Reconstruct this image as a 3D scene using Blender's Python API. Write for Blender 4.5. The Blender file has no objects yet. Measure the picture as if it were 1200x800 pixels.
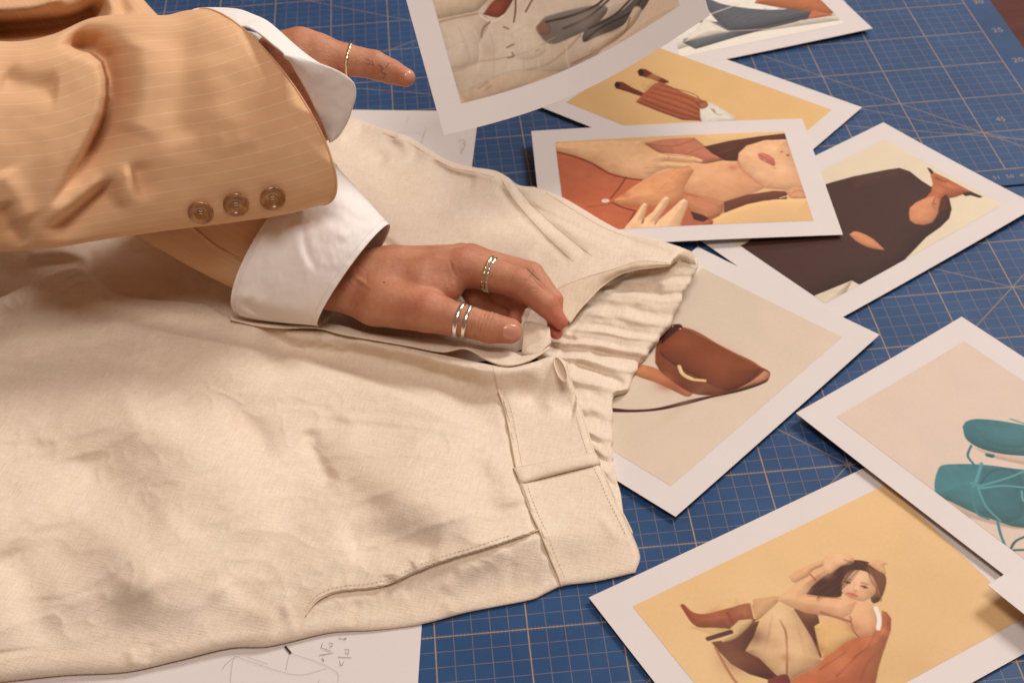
import bpy, math, random
import numpy as np
from mathutils import Vector, Matrix
from mathutils.bvhtree import BVHTree

random.seed(3); rng = np.random.RandomState(3)
scene = bpy.context.scene
COL = scene.collection

# ------------------------------------------------------------------ camera
CM = 0.01
F = 1762.633                                        # focal length for a 1200 px wide frame
RM = np.array([[0.9957874, 0.0840135, -0.0367312],
               [-0.0825015, 0.6461360, -0.7587501],
               [-0.0400119, 0.7585842, 0.6503453]])
RM[:, 0] /= np.linalg.norm(RM[:, 0])
CAM = np.array([-7.5104, -51.2771, 64.2984])        # centimetres above the cutting mat
FWD = -RM[:, 2]
cam = bpy.data.cameras.new('camera'); camo = bpy.data.objects.new('camera', cam); COL.objects.link(camo)
mw = Matrix([[*RM[0], CAM[0]*CM], [*RM[1], CAM[1]*CM], [*RM[2], CAM[2]*CM], [0, 0, 0, 1]])
camo.matrix_world = mw
cam.sensor_width = 36; cam.lens = F/1200*36
cam.clip_start = 0.02; cam.clip_end = 50
cam.dof.use_dof = True; cam.dof.focus_distance = 0.80; cam.dof.aperture_fstop = 20.0
scene.camera = camo

# ------------------------------------------------------------------ light
world = bpy.data.worlds.new('World'); scene.world = world; world.use_nodes = True
bg = world.node_tree.nodes['Background']
bg.inputs[0].default_value = (1.0, 0.56, 0.35, 1); bg.inputs[1].default_value = 0.19

def area(name, loc, target, size, power, color):
    L = bpy.data.lights.new(name, 'AREA'); L.shape = 'RECTANGLE'; L.size, L.size_y = size
    L.energy = power; L.color = color
    o = bpy.data.objects.new(name, L); COL.objects.link(o)
    o.location = loc
    d = Vector(target) - Vector(loc)
    o.rotation_euler = d.to_track_quat('-Z', 'Y').to_euler()
    return o
area('key_window', (2.3, 2.0, 2.9), (0.0, 0.3, 0), (1.2, 1.1), 104, (1.0, 0.95, 0.905))
area('overhead_softbox', (0.1, -0.75, 2.7), (-0.05, 0.25, 0), (0.9, 0.9), 32, (1.0, 0.92, 0.86))
area('low_back_window', (1.3, 3.2, 1.5), (0.2, 0.5, 0), (1.6, 0.8), 6, (1.0, 0.95, 0.93))

vs = scene.view_settings
vs.view_transform = 'Standard'; vs.look = 'None'; vs.exposure = 0.10; vs.gamma = 1.0; vs.use_curve_mapping = False

# ------------------------------------------------------------------ pixel <-> place (centimetres)
def U(u, v, z=0.0):
    u = np.asarray(u, float); v = np.asarray(v, float); z = np.asarray(z, float)
    d = (u[..., None]-600)/F*RM[:, 0] - (v[..., None]-400)/F*RM[:, 1] + FWD
    t = (z-CAM[2])/d[..., 2]
    return CAM + d*t[..., None]
def UD(u, v, dep):
    'point on the ray of (u, v) at a given depth along the view axis'
    u = np.asarray(u, float); v = np.asarray(v, float)
    d = (u[..., None]-600)/F*RM[:, 0] - (v[..., None]-400)/F*RM[:, 1] + FWD
    return CAM + d*np.asarray(dep, float)[..., None]
def depth(P): return (np.asarray(P)-CAM) @ FWD
def PX(P):
    q = (np.asarray(P, float)-CAM) @ RM
    return np.stack([600+F*q[..., 0]/-q[..., 2], 400-F*q[..., 1]/-q[..., 2]], -1)

# ------------------------------------------------------------------ numeric helpers
def catmull(pts, n):
    p = np.array(pts, float)
    if len(p) == 2:
        t = np.linspace(0, 1, n)[:, None]; return p[0]*(1-t)+p[1]*t
    d = np.r_[0, np.cumsum(np.maximum(np.linalg.norm(np.diff(p[:, :2], axis=0), axis=1), 1e-6))]
    pe = np.vstack([2*p[0]-p[1], p, 2*p[-1]-p[-2]])
    de = np.r_[-(d[1]-d[0]), d, d[-1]+(d[-1]-d[-2])]
    s = np.linspace(0, d[-1], n)
    k = np.clip(np.searchsorted(d, s, side='right')-1, 0, len(d)-2)
    h = (d[k+1]-d[k])[:, None]; t = ((s-d[k])[:, None])/h
    p0, p1, p2, p3 = pe[k], pe[k+1], pe[k+2], pe[k+3]
    m1 = (p2-p0)/(de[k+2]-de[k])[:, None]*h; m2 = (p3-p1)/(de[k+3]-de[k+1])[:, None]*h
    return ((2*t**3-3*t**2+1)*p1+(t**3-2*t**2+t)*m1+(-2*t**3+3*t**2)*p2+(t**3-t**2)*m2)
def tps(ctrl):
    c = np.array(ctrl, float); X = c[:, :2]/100; z = c[:, 2]; n = len(c)
    def phi(r2): return 0.5*r2*np.log(r2+1e-9)
    K = phi(((X[:, None]-X[None])**2).sum(-1)) + np.eye(n)*0.02
    A = np.zeros((n+3, n+3)); A[:n, :n] = K; A[:n, n] = 1; A[n, :n] = 1; A[:n, n+1:] = X; A[n+1:, :n] = X.T
    w = np.linalg.solve(A, np.r_[z, 0, 0, 0])
    def f(u, v):
        q = np.stack([u, v], -1)/100; r = np.zeros(u.shape)
        for i in range(n): r += w[i]*phi(((q-X[i])**2).sum(-1))
        return r+w[n]+w[n+1]*q[..., 0]+w[n+2]*q[..., 1]
    return f
_perm = rng.permutation(512); _g = rng.randn(512, 2); _g /= np.linalg.norm(_g, axis=1)[:, None]
def gnoise(x, y):
    xi = np.floor(x).astype(int); yi = np.floor(y).astype(int); fx = x-xi; fy = y-yi
    def gr(i, j, dx, dy):
        g = _g[_perm[(_perm[i & 511]+j) & 511]]; return g[..., 0]*dx+g[..., 1]*dy
    sx = fx**3*(fx*(fx*6-15)+10); sy = fy**3*(fy*(fy*6-15)+10)
    a = gr(xi, yi, fx, fy); b = gr(xi+1, yi, fx-1, fy); c = gr(xi, yi+1, fx, fy-1); d = gr(xi+1, yi+1, fx-1, fy-1)
    return (a*(1-sx)+b*sx)*(1-sy)+(c*(1-sx)+d*sx)*sy
def fbm(x, y, o=4, r=0.5):
    s = 0; a = 1
    for k in range(o): s = s+a*gnoise(x+17.3*k, y-9.1*k); x = x*2.03; y = y*2.03; a *= r
    return s
def pdist(u, v, poly):
    'signed distance to a polyline (positive on its right-hand / lower side going left to right) and position along it'
    best = np.full(u.shape, 1e9); sg = np.zeros(u.shape); al = np.zeros(u.shape)
    L = np.r_[0, np.cumsum(np.linalg.norm(np.diff(poly, axis=0), axis=1))]
    for i in range(len(poly)-1):
        a, b = poly[i], poly[i+1]; d = b-a; l2 = d@d
        if l2 < 1e-9: continue
        t = np.clip(((u-a[0])*d[0]+(v-a[1])*d[1])/l2, 0, 1)
        dx = u-a[0]-t*d[0]; dy = v-a[1]-t*d[1]; r = np.hypot(dx, dy)
        m = r < best; best = np.where(m, r, best)
        sg = np.where(m, np.sign(d[0]*dy-d[1]*dx), sg); al = np.where(m, (L[i]+t*math.sqrt(l2))/L[-1], al)
    return best*sg, al
def crease(H, u, v, pts, amp, wl, wr, t0=0.15, t1=0.15, p=2.0):
    'add a ridge (amp > 0) or valley (amp < 0); wl / wr are its widths above / below the line'
    poly = catmull(pts, 14)
    lo = poly.min(0)-4*max(wl, wr); hi = poly.max(0)+4*max(wl, wr)
    m = (u > lo[0]) & (u < hi[0]) & (v > lo[1]) & (v < hi[1])
    if not m.any(): return
    d, t = pdist(u[m], v[m], poly)
    w = np.where(d < 0, wl, wr)
    env = np.clip(t/t0, 0, 1) if t0 > 0 else 1.0
    env = env*(np.clip((1-t)/t1, 0, 1) if t1 > 0 else 1.0)
    env = env*env*(3-2*env)
    H[m] += amp*env*np.exp(-np.abs(d/w)**p)
def coons(top, bot, left, right, ny, nx, ts=None):
    T = catmull(top, nx); B = catmull(bot, nx); Lc = catmull(left, 200); R = catmull(right, 200)
    t = np.linspace(0, 1, ny) if ts is None else np.asarray(ts)
    def samp(c): return np.stack([np.interp(t, np.linspace(0, 1, 200), c[:, k]) for k in (0, 1)], -1)
    Lc = samp(Lc); R = samp(R); s = np.linspace(0, 1, nx)
    t_ = t[:, None, None]; s_ = s[None, :, None]
    P = (1-t_)*T[None]+t_*B[None]+(1-s_)*Lc[:, None]+s_*R[:, None]
    P -= (1-s_)*(1-t_)*T[0]+s_*(1-t_)*T[-1]+(1-s_)*t_*B[0]+s_*t_*B[-1]
    return P, s, t

# ------------------------------------------------------------------ object helpers
def tagset(o, label=None, cat=None, group=None, kind=None):
    if label: o['label'] = label
    if cat: o['category'] = cat
    if group: o['group'] = group
    if kind: o['kind'] = kind
    return o
def empty(name, loc, label, cat, group=None):
    o = bpy.data.objects.new(name, None); COL.objects.link(o); o.location = Vector(loc)*CM; o.empty_display_size = 0.02
    return tagset(o, label, cat, group)
def link(name, me, mat, parent=None, smooth=True):
    o = bpy.data.objects.new(name, me); COL.objects.link(o)
    if mat is not None: me.materials.append(mat)
    if smooth: me.polygons.foreach_set('use_smooth', [True]*len(me.polygons))
    if parent is not None:
        o.parent = parent
        base = parent.matrix_basis.copy() if parent.parent is None else Matrix()
        o.matrix_parent_inverse = base.inverted()
    return o
def mesh(name, V, Fc, mat, parent=None, smooth=True, uv=None):
    'V in centimetres'
    me = bpy.data.meshes.new(name)
    me.from_pydata((np.asarray(V, float)*CM).tolist(), [], [list(map(int, f)) for f in Fc]); me.update()
    o = link(name, me, mat, parent, smooth)
    if uv is not None:
        ul = me.uv_layers.new(name='UVMap'); li = np.zeros(len(me.loops), int); me.loops.foreach_get('vertex_index', li)
        ul.data.foreach_set('uv', np.asarray(uv, float)[li].ravel())
    return o
def gridfaces(ny, nx, wrap=False):
    f = []
    idx = np.arange(ny*nx).reshape(ny, nx)
    a = idx[:-1, :-1].ravel(); b = idx[:-1, 1:].ravel(); c = idx[1:, 1:].ravel(); d = idx[1:, :-1].ravel()
    f = np.stack([d, c, b, a], 1)
    if wrap:
        a = idx[:-1, -1]; b = idx[:-1, 0]; c = idx[1:, 0]; d = idx[1:, -1]
        f = np.vstack([f, np.stack([d, c, b, a], 1)])
    return f
def submesh(name, V, Fc, mask, mat, parent, uv=None):
    Fm = Fc[mask]; used = np.unique(Fm); re = np.full(len(V), -1); re[used] = np.arange(len(used))
    return mesh(name, V[used], re[Fm], mat, parent, True, None if uv is None else uv[used])
def solid(o, th, off=-1):
    m = o.modifiers.new('thickness', 'SOLIDIFY'); m.thickness = th*CM; m.offset = off; m.use_even_offset = False
    return o
def tube(name, pts, r, mat, parent=None, n=8, closed=False, flat=1.0, up=None, caps=True):
    P = np.array(pts, float); m = len(P)
    T = np.roll(P, -1, 0)-np.roll(P, 1, 0)
    if not closed: T[0] = P[1]-P[0]; T[-1] = P[-1]-P[-2]
    T /= np.linalg.norm(T, axis=1)[:, None]+1e-9
    upv = np.array([0, 0, 1.0]) if up is None else np.array(up, float)
    V = []; rr = np.full(m, r) if np.isscalar(r) else np.array(r)
    for i in range(m):
        a = np.cross(T[i], upv); a /= np.linalg.norm(a)+1e-9; b = np.cross(a, T[i])
        for k in range(n):
            t = 2*math.pi*k/n; V.append(P[i]+rr[i]*(math.cos(t)*a+math.sin(t)*b*flat))
    Fc = []
    for i in range(m if closed else m-1):
        j = (i+1) % m
        for k in range(n): Fc.append([i*n+k, i*n+(k+1) % n, j*n+(k+1) % n, j*n+k])
    if not closed and caps: Fc.append(list(range(n))[::-1]); Fc.append([(m-1)*n+k for k in range(n)])
    return mesh(name, V, Fc, mat, parent)

# ------------------------------------------------------------------ materials
def newmat(name):
    m = bpy.data.materials.new(name); m.use_nodes = True; nt = m.node_tree
    b = nt.nodes['Principled BSDF']; return m, nt, b
def nd(nt, t, **kw):
    n = nt.nodes.new(t)
    for k, v in kw.items(): setattr(n, k, v)
    return n
def noise(nt, vec, scale, detail=4, rough=0.55, stretch=None):
    if stretch is not None:
        mp = nd(nt, 'ShaderNodeMapping'); mp.inputs['Scale'].default_value = stretch; nt.links.new(vec, mp.inputs[0]); vec = mp.outputs[0]
    n = nd(nt, 'ShaderNodeTexNoise'); n.inputs['Scale'].default_value = scale; n.inputs['Detail'].default_value = detail
    n.inputs['Roughness'].default_value = rough; nt.links.new(vec, n.inputs['Vector']); return n.outputs[0]
def ramp(nt, fac, stops):
    r = nd(nt, 'ShaderNodeValToRGB'); e = r.color_ramp.elements
    for i, (p, c) in enumerate(stops):
        if i > 1: e.new(p)
        e[i].position = p; e[i].color = (*c, 1)
    nt.links.new(fac, r.inputs[0]); return r.outputs[0]
def math_(nt, op, a, b=None, c=None, clamp=False):
    n = nd(nt, 'ShaderNodeMath', operation=op, use_clamp=clamp)
    for i, x in enumerate((a, b, c)):
        if x is None: continue
        if isinstance(x, (int, float)): n.inputs[i].default_value = x
        else: nt.links.new(x, n.inputs[i])
    return n.outputs[0]
def mix(nt, fac, a, b, mode='MIX'):
    n = nd(nt, 'ShaderNodeMix', data_type='RGBA', blend_type=mode)
    if isinstance(fac, (int, float)): n.inputs[0].default_value = fac
    else: nt.links.new(fac, n.inputs[0])
    for i, x in ((6, a), (7, b)):
        if isinstance(x, tuple): n.inputs[i].default_value = (*x, 1)
        else: nt.links.new(x, n.inputs[i])
    return n.outputs[2]
def bump(nt, b, h, strength, dist, prev=None):
    n = nd(nt, 'ShaderNodeBump'); n.inputs['Strength'].default_value = strength; n.inputs['Distance'].default_value = dist
    nt.links.new(h, n.inputs['Height'])
    if prev is not None: nt.links.new(prev, n.inputs['Normal'])
    nt.links.new(n.outputs[0], b.inputs['Normal']); return n.outputs[0]
def coord(nt, which='Object'): return nd(nt, 'ShaderNodeTexCoord').outputs[which]

def cloth_mat(name, c0, c1, weave=1.0, slub=0.5, sheen=0.15, pinstripe=False, twill=False, trans=0.0, rough=0.85):
    m, nt, b = newmat(name)
    uv = coord(nt, 'UV')                                # uv is in centimetres
    sa, sb = (22, 7) if pinstripe else (9, 1.0)
    wx = noise(nt, uv, 1.0, 3, 0.6, (sa, sb, 1)); wy = noise(nt, uv, 1.0, 3, 0.6, (sb, sa, 1))
    fine = noise(nt, uv, 1.0, 2, 0.5, (9, 9, 1))
    big = noise(nt, uv, 0.16, 3)
    s = math_(nt, 'ADD', wx, wy); s = math_(nt, 'MULTIPLY', s, 0.5)
    s2 = math_(nt, 'MULTIPLY_ADD', math_(nt, 'SUBTRACT', fine, 0.5), 0.35, s)
    f = math_(nt, 'MULTIPLY_ADD', math_(nt, 'SUBTRACT', s2, 0.5), 2.2*slub, 0.5, clamp=True)
    f = math_(nt, 'MULTIPLY_ADD', math_(nt, 'SUBTRACT', big, 0.5), 0.5, f, clamp=True)
    colr = mix(nt, f, c0, c1)
    h = s2
    sep = nd(nt, 'ShaderNodeSeparateXYZ'); nt.links.new(uv, sep.inputs[0])
    if pinstripe:
        fr = math_(nt, 'FRACT', math_(nt, 'MULTIPLY', sep.outputs[1], 1/0.62))
        d = math_(nt, 'ABSOLUTE', math_(nt, 'SUBTRACT', fr, 0.5))
        line = math_(nt, 'SUBTRACT', 1.0, math_(nt, 'DIVIDE', d, 0.06), clamp=True)
        brk = math_(nt, 'MULTIPLY_ADD', noise(nt, uv, 1.0, 2, 0.5, (1.6, 3, 1)), 1.6, -0.1, clamp=True)
        line = math_(nt, 'MULTIPLY', math_(nt, 'MULTIPLY', line, brk), 0.72)
        colr = mix(nt, line, colr, (0.92, 0.72, 0.50))
    if twill:
        tw = math_(nt, 'SINE', math_(nt, 'MULTIPLY', math_(nt, 'ADD', math_(nt, 'MULTIPLY', sep.outputs[0], 1.0), sep.outputs[1]), 62.0))
        h = math_(nt, 'MULTIPLY_ADD', tw, 0.22, s2)
        colr = mix(nt, math_(nt, 'MULTIPLY_ADD', tw, 0.11, 0.11), colr, tuple(x*0.62 for x in c0))
    nt.links.new(colr, b.inputs['Base Color'])
    b.inputs['Roughness'].default_value = rough; b.inputs['Specular IOR Level'].default_value = 0.25
    b.inputs['Sheen Weight'].default_value = sheen; b.inputs['Sheen Roughness'].default_value = 0.5
    bump(nt, b, h, 0.55*weave, 0.0006)
    return m
M = {}
M['linen'] = cloth_mat('cream_linen', (0.71, 0.56, 0.415), (0.88, 0.785, 0.66), weave=1.3, slub=0.9)
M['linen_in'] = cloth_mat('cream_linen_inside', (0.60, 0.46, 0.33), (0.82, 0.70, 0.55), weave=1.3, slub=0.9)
M['blazer'] = cloth_mat('tan_pinstripe_wool', (0.73, 0.44, 0.24), (0.84, 0.54, 0.315), weave=0.3, slub=0.10, pinstripe=True, twill=True, sheen=0.05, rough=0.95)
M['shirt'] = cloth_mat('white_cotton', (0.86, 0.825, 0.79), (0.92, 0.885, 0.855), weave=0.3, slub=0.3, sheen=0.1)

def skin_mat():
    m, nt, b = newmat('skin'); oc = coord(nt)
    n1 = noise(nt, oc, 60, 4); n2 = noise(nt, oc, 420, 3, 0.6)
    c = ramp(nt, n1, [(0.3, (0.47, 0.195, 0.10)), (0.7, (0.65, 0.325, 0.195))])
    vc = nd(nt, 'ShaderNodeVertexColor', layer_name='blush')
    c = mix(nt, math_(nt, 'MULTIPLY', vc.outputs[0], 0.75), c, (0.62, 0.14, 0.10))
    c = mix(nt, math_(nt, 'MULTIPLY', n2, 0.35), c, (0.36, 0.12, 0.06)); nb = noise(nt, oc, 170, 3, 0.6); c = mix(nt, math_(nt, 'MULTIPLY', math_(nt, 'SUBTRACT', nb, 0.45, clamp=True), 0.9), c, (0.62, 0.16, 0.10))
    nt.links.new(c, b.inputs['Base Color'])
    b.inputs['Roughness'].default_value = 0.46; b.inputs['Specular IOR Level'].default_value = 0.4
    b.inputs['Subsurface Weight'].default_value = 0.22; b.inputs['Subsurface Radius'].default_value = (0.006, 0.0022, 0.0012)
    b.inputs['Subsurface Scale'].default_value = 0.6
    vor = nd(nt, 'ShaderNodeTexVoronoi', feature='DISTANCE_TO_EDGE'); vor.inputs['Scale'].default_value = 900; nt.links.new(oc, vor.inputs['Vector'])
    n3 = noise(nt, oc, 130, 4, 0.6, (1, 2.5, 1))
    p = bump(nt, b, math_(nt, 'ADD', math_(nt, 'MULTIPLY', n3, 1.4), math_(nt, 'MULTIPLY_ADD', n2, 0.8, math_(nt, 'MINIMUM', vor.outputs[0], 0.25))), 0.6, 0.0006)
    return m
M['skin'] = skin_mat()
def simple(name, col, rough=0.5, metal=0.0, spec=0.5, var=0.0, vs=50, bmp=0.0, bs=300, coat=0.0):
    m, nt, b = newmat(name); oc = coord(nt)
    if var:
        n = noise(nt, oc, vs, 4); c = ramp(nt, n, [(0.3, tuple(x*(1-var) for x in col)), (0.7, tuple(min(1, x*(1+var)) for x in col))])
        nt.links.new(c, b.inputs['Base Color'])
    else: b.inputs['Base Color'].default_value = (*col, 1)
    b.inputs['Roughness'].default_value = rough; b.inputs['Metallic'].default_value = metal; b.inputs['Specular IOR Level'].default_value = spec
    b.inputs['Coat Weight'].default_value = coat
    if bmp: bump(nt, b, noise(nt, oc, bs, 3), bmp, 0.0005)
    return m
M['nail'] = simple('fingernail', (0.62, 0.28, 0.19), 0.3, spec=0.5, var=0.06, vs=120, coat=0.2)
M['silver'] = simple('silver', (0.86, 0.82, 0.76), 0.22, 1.0, bmp=0.25, bs=500)
M['gold'] = simple('gold', (0.86, 0.70, 0.46), 0.25, 1.0, bmp=0.25, bs=500)
M['ink'] = simple('tattoo_ink', (0.17, 0.10, 0.085), 0.6)
M['thread'] = simple('thread', (0.72, 0.57, 0.40), 0.8)
M['thread_dark'] = simple('brown_thread', (0.10, 0.055, 0.03), 0.8)
M['stitch'] = simple('seam_thread', (0.80, 0.66, 0.49), 0.85, var=0.1, vs=900, bmp=0.5, bs=1200)
M['mole'] = simple('mole', (0.14, 0.04, 0.025), 0.6)
def horn():
    m, nt, b = newmat('horn_button'); oc = coord(nt)
    n = noise(nt, oc, 130, 5, 0.6, (1, 2.6, 1))
    c = ramp(nt, n, [(0.25, (0.14, 0.05, 0.015)), (0.5, (0.33, 0.14, 0.045)), (0.78, (0.62, 0.37, 0.15))])
    nt.links.new(c, b.inputs['Base Color']); b.inputs['Roughness'].default_value = 0.22; b.inputs['Coat Weight'].default_value = 0.4
    b.inputs['Specular IOR Level'].default_value = 0.6
    return m
M['horn'] = horn()
def wood():
    m, nt, b = newmat('dark_red_wood'); oc = coord(nt)
    n = noise(nt, oc, 3, 6, 0.65, (1, 14, 1))
    c = ramp(nt, n, [(0.3, (0.045, 0.006, 0.003)), (0.7, (0.13, 0.022, 0.008))])
    nt.links.new(c, b.inputs['Base Color']); b.inputs['Roughness'].default_value = 0.38; b.inputs['Specular IOR Level'].default_value = 0.15
    bump(nt, b, n, 0.2, 0.001); return m
M['wood'] = wood()
def paper(name='white_paper', col=(0.71, 0.66, 0.645)):
    m, nt, b = newmat(name); oc = coord(nt)
    n = noise(nt, oc, 25, 4); c = ramp(nt, n, [(0.3, tuple(x*0.97 for x in col)), (0.7, col)])
    nt.links.new(c, b.inputs['Base Color']); b.inputs['Roughness'].default_value = 0.55; b.inputs['Specular IOR Level'].default_value = 0.35
    bump(nt, b, noise(nt, oc, 700, 3), 0.12, 0.0003); return m
M['paper'] = paper()
def picmat(name, img):
    m, nt, b = newmat(name)
    t = nd(nt, 'ShaderNodeTexImage'); t.image = img; t.extension = 'EXTEND'; nt.links.new(coord(nt, 'UV'), t.inputs[0])
    g = noise(nt, coord(nt, 'UV'), 420, 2)
    c = mix(nt, 0.03, t.outputs[0], ramp(nt, g, [(0.3, (0.25, 0.25, 0.25)), (0.7, (0.75, 0.75, 0.75))]), 'OVERLAY')
    nt.links.new(c, b.inputs['Base Color']); b.inputs['Roughness'].default_value = 0.5; b.inputs['Specular IOR Level'].default_value = 0.22
    return m

def mat_mat(name, origin, th, nx0, nx1, ny0, ny1, diags):
    'printed cutting mat: 1 cm grid, heavier every 5 cm; origin in cm'
    m, nt, b = newmat(name)
    geo = nd(nt, 'ShaderNodeNewGeometry').outputs['Position']
    mp = nd(nt, 'ShaderNodeMapping', vector_type='TEXTURE'); mp.inputs['Location'].default_value = (origin[0]*CM, origin[1]*CM, 0)
    mp.inputs['Rotation'].default_value = (0, 0, th); mp.inputs['Scale'].default_value = (CM, CM, 1); nt.links.new(geo, mp.inputs[0])
    sep = nd(nt, 'ShaderNodeSeparateXYZ'); nt.links.new(mp.outputs[0], sep.inputs[0]); X, Y = sep.outputs[0], sep.outputs[1]
    def inside(v, a, c):
        return math_(nt, 'MULTIPLY', math_(nt, 'GREATER_THAN', v, a), math_(nt, 'LESS_THAN', v, c))
    def lines(v, per, half):
        fr = math_(nt, 'PINGPONG', v, per/2)       # 0 on every multiple of per
        return math_(nt, 'SUBTRACT', 1.0, math_(nt, 'DIVIDE', fr, half), clamp=True)
    inn = math_(nt, 'MULTIPLY', inside(X, nx0-0.05, nx1+0.05), inside(Y, ny0-0.05, ny1+0.05))
    light = math_(nt, 'MAXIMUM', lines(X, 1, 0.038), lines(Y, 1, 0.038))
    heavy = math_(nt, 'MAXIMUM', lines(X, 5, 0.06), lines(Y, 5, 0.06))
    # short ticks of 2 mm along the heavy lines
    tk = math_(nt, 'MULTIPLY', lines(X, 0.2, 0.03), math_(nt, 'LESS_THAN', math_(nt, 'PINGPONG', Y, 2.5), 0.14))
    heavy_w = math_(nt, 'MULTIPLY', heavy, 0.85)
    wear = math_(nt, 'MULTIPLY_ADD', noise(nt, mp.outputs[0], 0.7, 4), 0.9, 0.25, clamp=True)
    dl = None
    for (x0, y0, ang) in diags:
        s, c = math.sin(ang), math.cos(ang)
        e = math_(nt, 'ABSOLUTE', math_(nt, 'ADD', math_(nt, 'MULTIPLY', math_(nt, 'SUBTRACT', X, x0), -s), math_(nt, 'MULTIPLY', math_(nt, 'SUBTRACT', Y, y0), c)))
        l = math_(nt, 'SUBTRACT', 1.0, math_(nt, 'DIVIDE', e, 0.07), clamp=True)
        dl = l if dl is None else math_(nt, 'MAXIMUM', dl, l)
    g = math_(nt, 'MAXIMUM', math_(nt, 'MULTIPLY', light, 0.34), heavy_w)
    g = math_(nt, 'MAXIMUM', g, math_(nt, 'MULTIPLY', tk, 0.3))
    if dl is not None: g = math_(nt, 'MAXIMUM', g, math_(nt, 'MULTIPLY', dl, 0.55))
    g = math_(nt, 'MULTIPLY', math_(nt, 'MULTIPLY', g, inn), wear)
    n = noise(nt, mp.outputs[0], 0.22, 5); n2 = noise(nt, mp.outputs[0], 14, 3)
    base = ramp(nt, n, [(0.3, (0.013, 0.052, 0.145)), (0.7, (0.022, 0.075, 0.195))])
    base = mix(nt, math_(nt, 'MULTIPLY', n2, 0.14), base, (0.085, 0.14, 0.25))
    scr = noise(nt, mp.outputs[0], 1.0, 4, 0.7, (0.6, 11, 1)); scr = math_(nt, 'MULTIPLY', math_(nt, 'GREATER_THAN', scr, 0.70), 0.10)
    base = mix(nt, scr, base, (0.25, 0.33, 0.45))
    c = mix(nt, g, base, (0.66, 0.41, 0.12))
    nt.links.new(c, b.inputs['Base Color']); b.inputs['Roughness'].default_value = 0.46; b.inputs['Specular IOR Level'].default_value = 0.24
    bump(nt, b, n2, 0.25, 0.0004)
    return m

# ------------------------------------------------------------------ the table and its two cutting mats
def slab(name, corners, z0, z1, mat, parent=None, bev=0.0):
    c = np.array(corners, float); n = len(c)
    V = [(*p, z1) for p in c]+[(*p, z0) for p in c]
    Fc = [list(range(n)), list(range(n, 2*n))[::-1]]+[[i, n+i, n+(i+1) % n, (i+1) % n] for i in range(n)]
    o = mesh(name, V, [f[::-1] for f in Fc] if False else Fc, mat, parent, smooth=False)
    if bev:
        bm = o.modifiers.new('bevel', 'BEVEL'); bm.width = bev*CM; bm.segments = 2
    return o
tb = slab('table_top', [(-140, -70), (75, -70), (75, 150), (-140, 150)], -4.3, -0.3, M['wood'], bev=0.3); tb['kind'] = 'structure'
OX, OY, TH = 29.0427, 43.5111, 0.00807
def upmat(i, j):
    c, s = math.cos(TH), math.sin(TH); return (OX+c*i-s*j, OY+s*i+c*j)
M['mat_near'] = mat_mat('blue_mat_print_near', (0, 0), 0, -60, 55, -20, 35, [(15, 10, math.radians(45)), (15, 10, math.radians(-45)), (30, 25, math.radians(45)), (30, 25, math.radians(-30)), (15, 10, math.radians(225))])
M['mat_far'] = mat_mat('blue_mat_print_far', (OX, OY), TH, -75, 10, -5, 75, [(5, 0, math.radians(135)), (5, 0, math.radians(150)), (5, -0.5, math.radians(163)), (-40, 20, math.radians(30))])
ya = upmat(0, -7.05)[1]
near = slab('cutting_mat', [(-70, -24), (57, -24), (57, ya-0.05), (-70, ya-0.75)], -0.3, 0, M['mat_near'], bev=0.04)
tagset(near, 'nearer blue cutting mat, under the trousers and the seated-woman print', 'cutting mat', 'blue cutting mats on the table')
far = slab('cutting_mat', [upmat(-80, -7.0), upmat(12.35, -7.0), upmat(12.35, 77), upmat(-80, 77)], -0.3, 0, M['mat_far'], bev=0.04)
tagset(far, 'farther blue cutting mat, its edge against dark wood at top right', 'cutting mat', 'blue cutting mats on the table')
M['numer'] = simple('mat_numerals', (0.30, 0.26, 0.22), 0.6)
def text_mesh(s, size, at, ang, mat, parent, name, z=0.012, sy=1.0):
    cu = bpy.data.curves.new(name, 'FONT'); cu.body = s; cu.size = size*CM; cu.align_x = 'CENTER'; cu.align_y = 'CENTER'; cu.resolution_u = 2
    t = bpy.data.objects.new('tmp', cu); COL.objects.link(t)
    bpy.context.view_layer.update()
    me = bpy.data.meshes.new_from_object(t.evaluated_get(bpy.context.evaluated_depsgraph_get()))
    bpy.data.objects.remove(t); me.name = name
    R = Matrix.Rotation(ang, 4, 'Z'); me.transform(Matrix.Translation(Vector((at[0], at[1], z))*CM) @ R @ Matrix.Scale(sy, 4, (0, 1, 0)))
    return link(name, me, mat, parent, smooth=False)
for k in range(6):
    x, y = upmat(11.25, 5*k); text_mesh(str(10+5*k), 0.95, (x, y), TH, M['numer'], far, 'numeral')
for k, i in enumerate((-5, 0, 4, 5, 6, 9)):
    x, y = upmat(i, -6.0); text_mesh(('60', '55', '51', '50', '49', '46')[k], 0.62, (x, y), TH, M['numer'], far, 'numeral')
x, y = upmat(5.9, -0.9+1.9); text_mesh('45', 0.8, (x+1.0, y+0.6), TH, M['numer'], far, 'numeral')
x, y = upmat(6.9, -8.5); text_mesh('50', 0.7, (x, y), 0, M['numer'], near, 'numeral')

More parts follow.
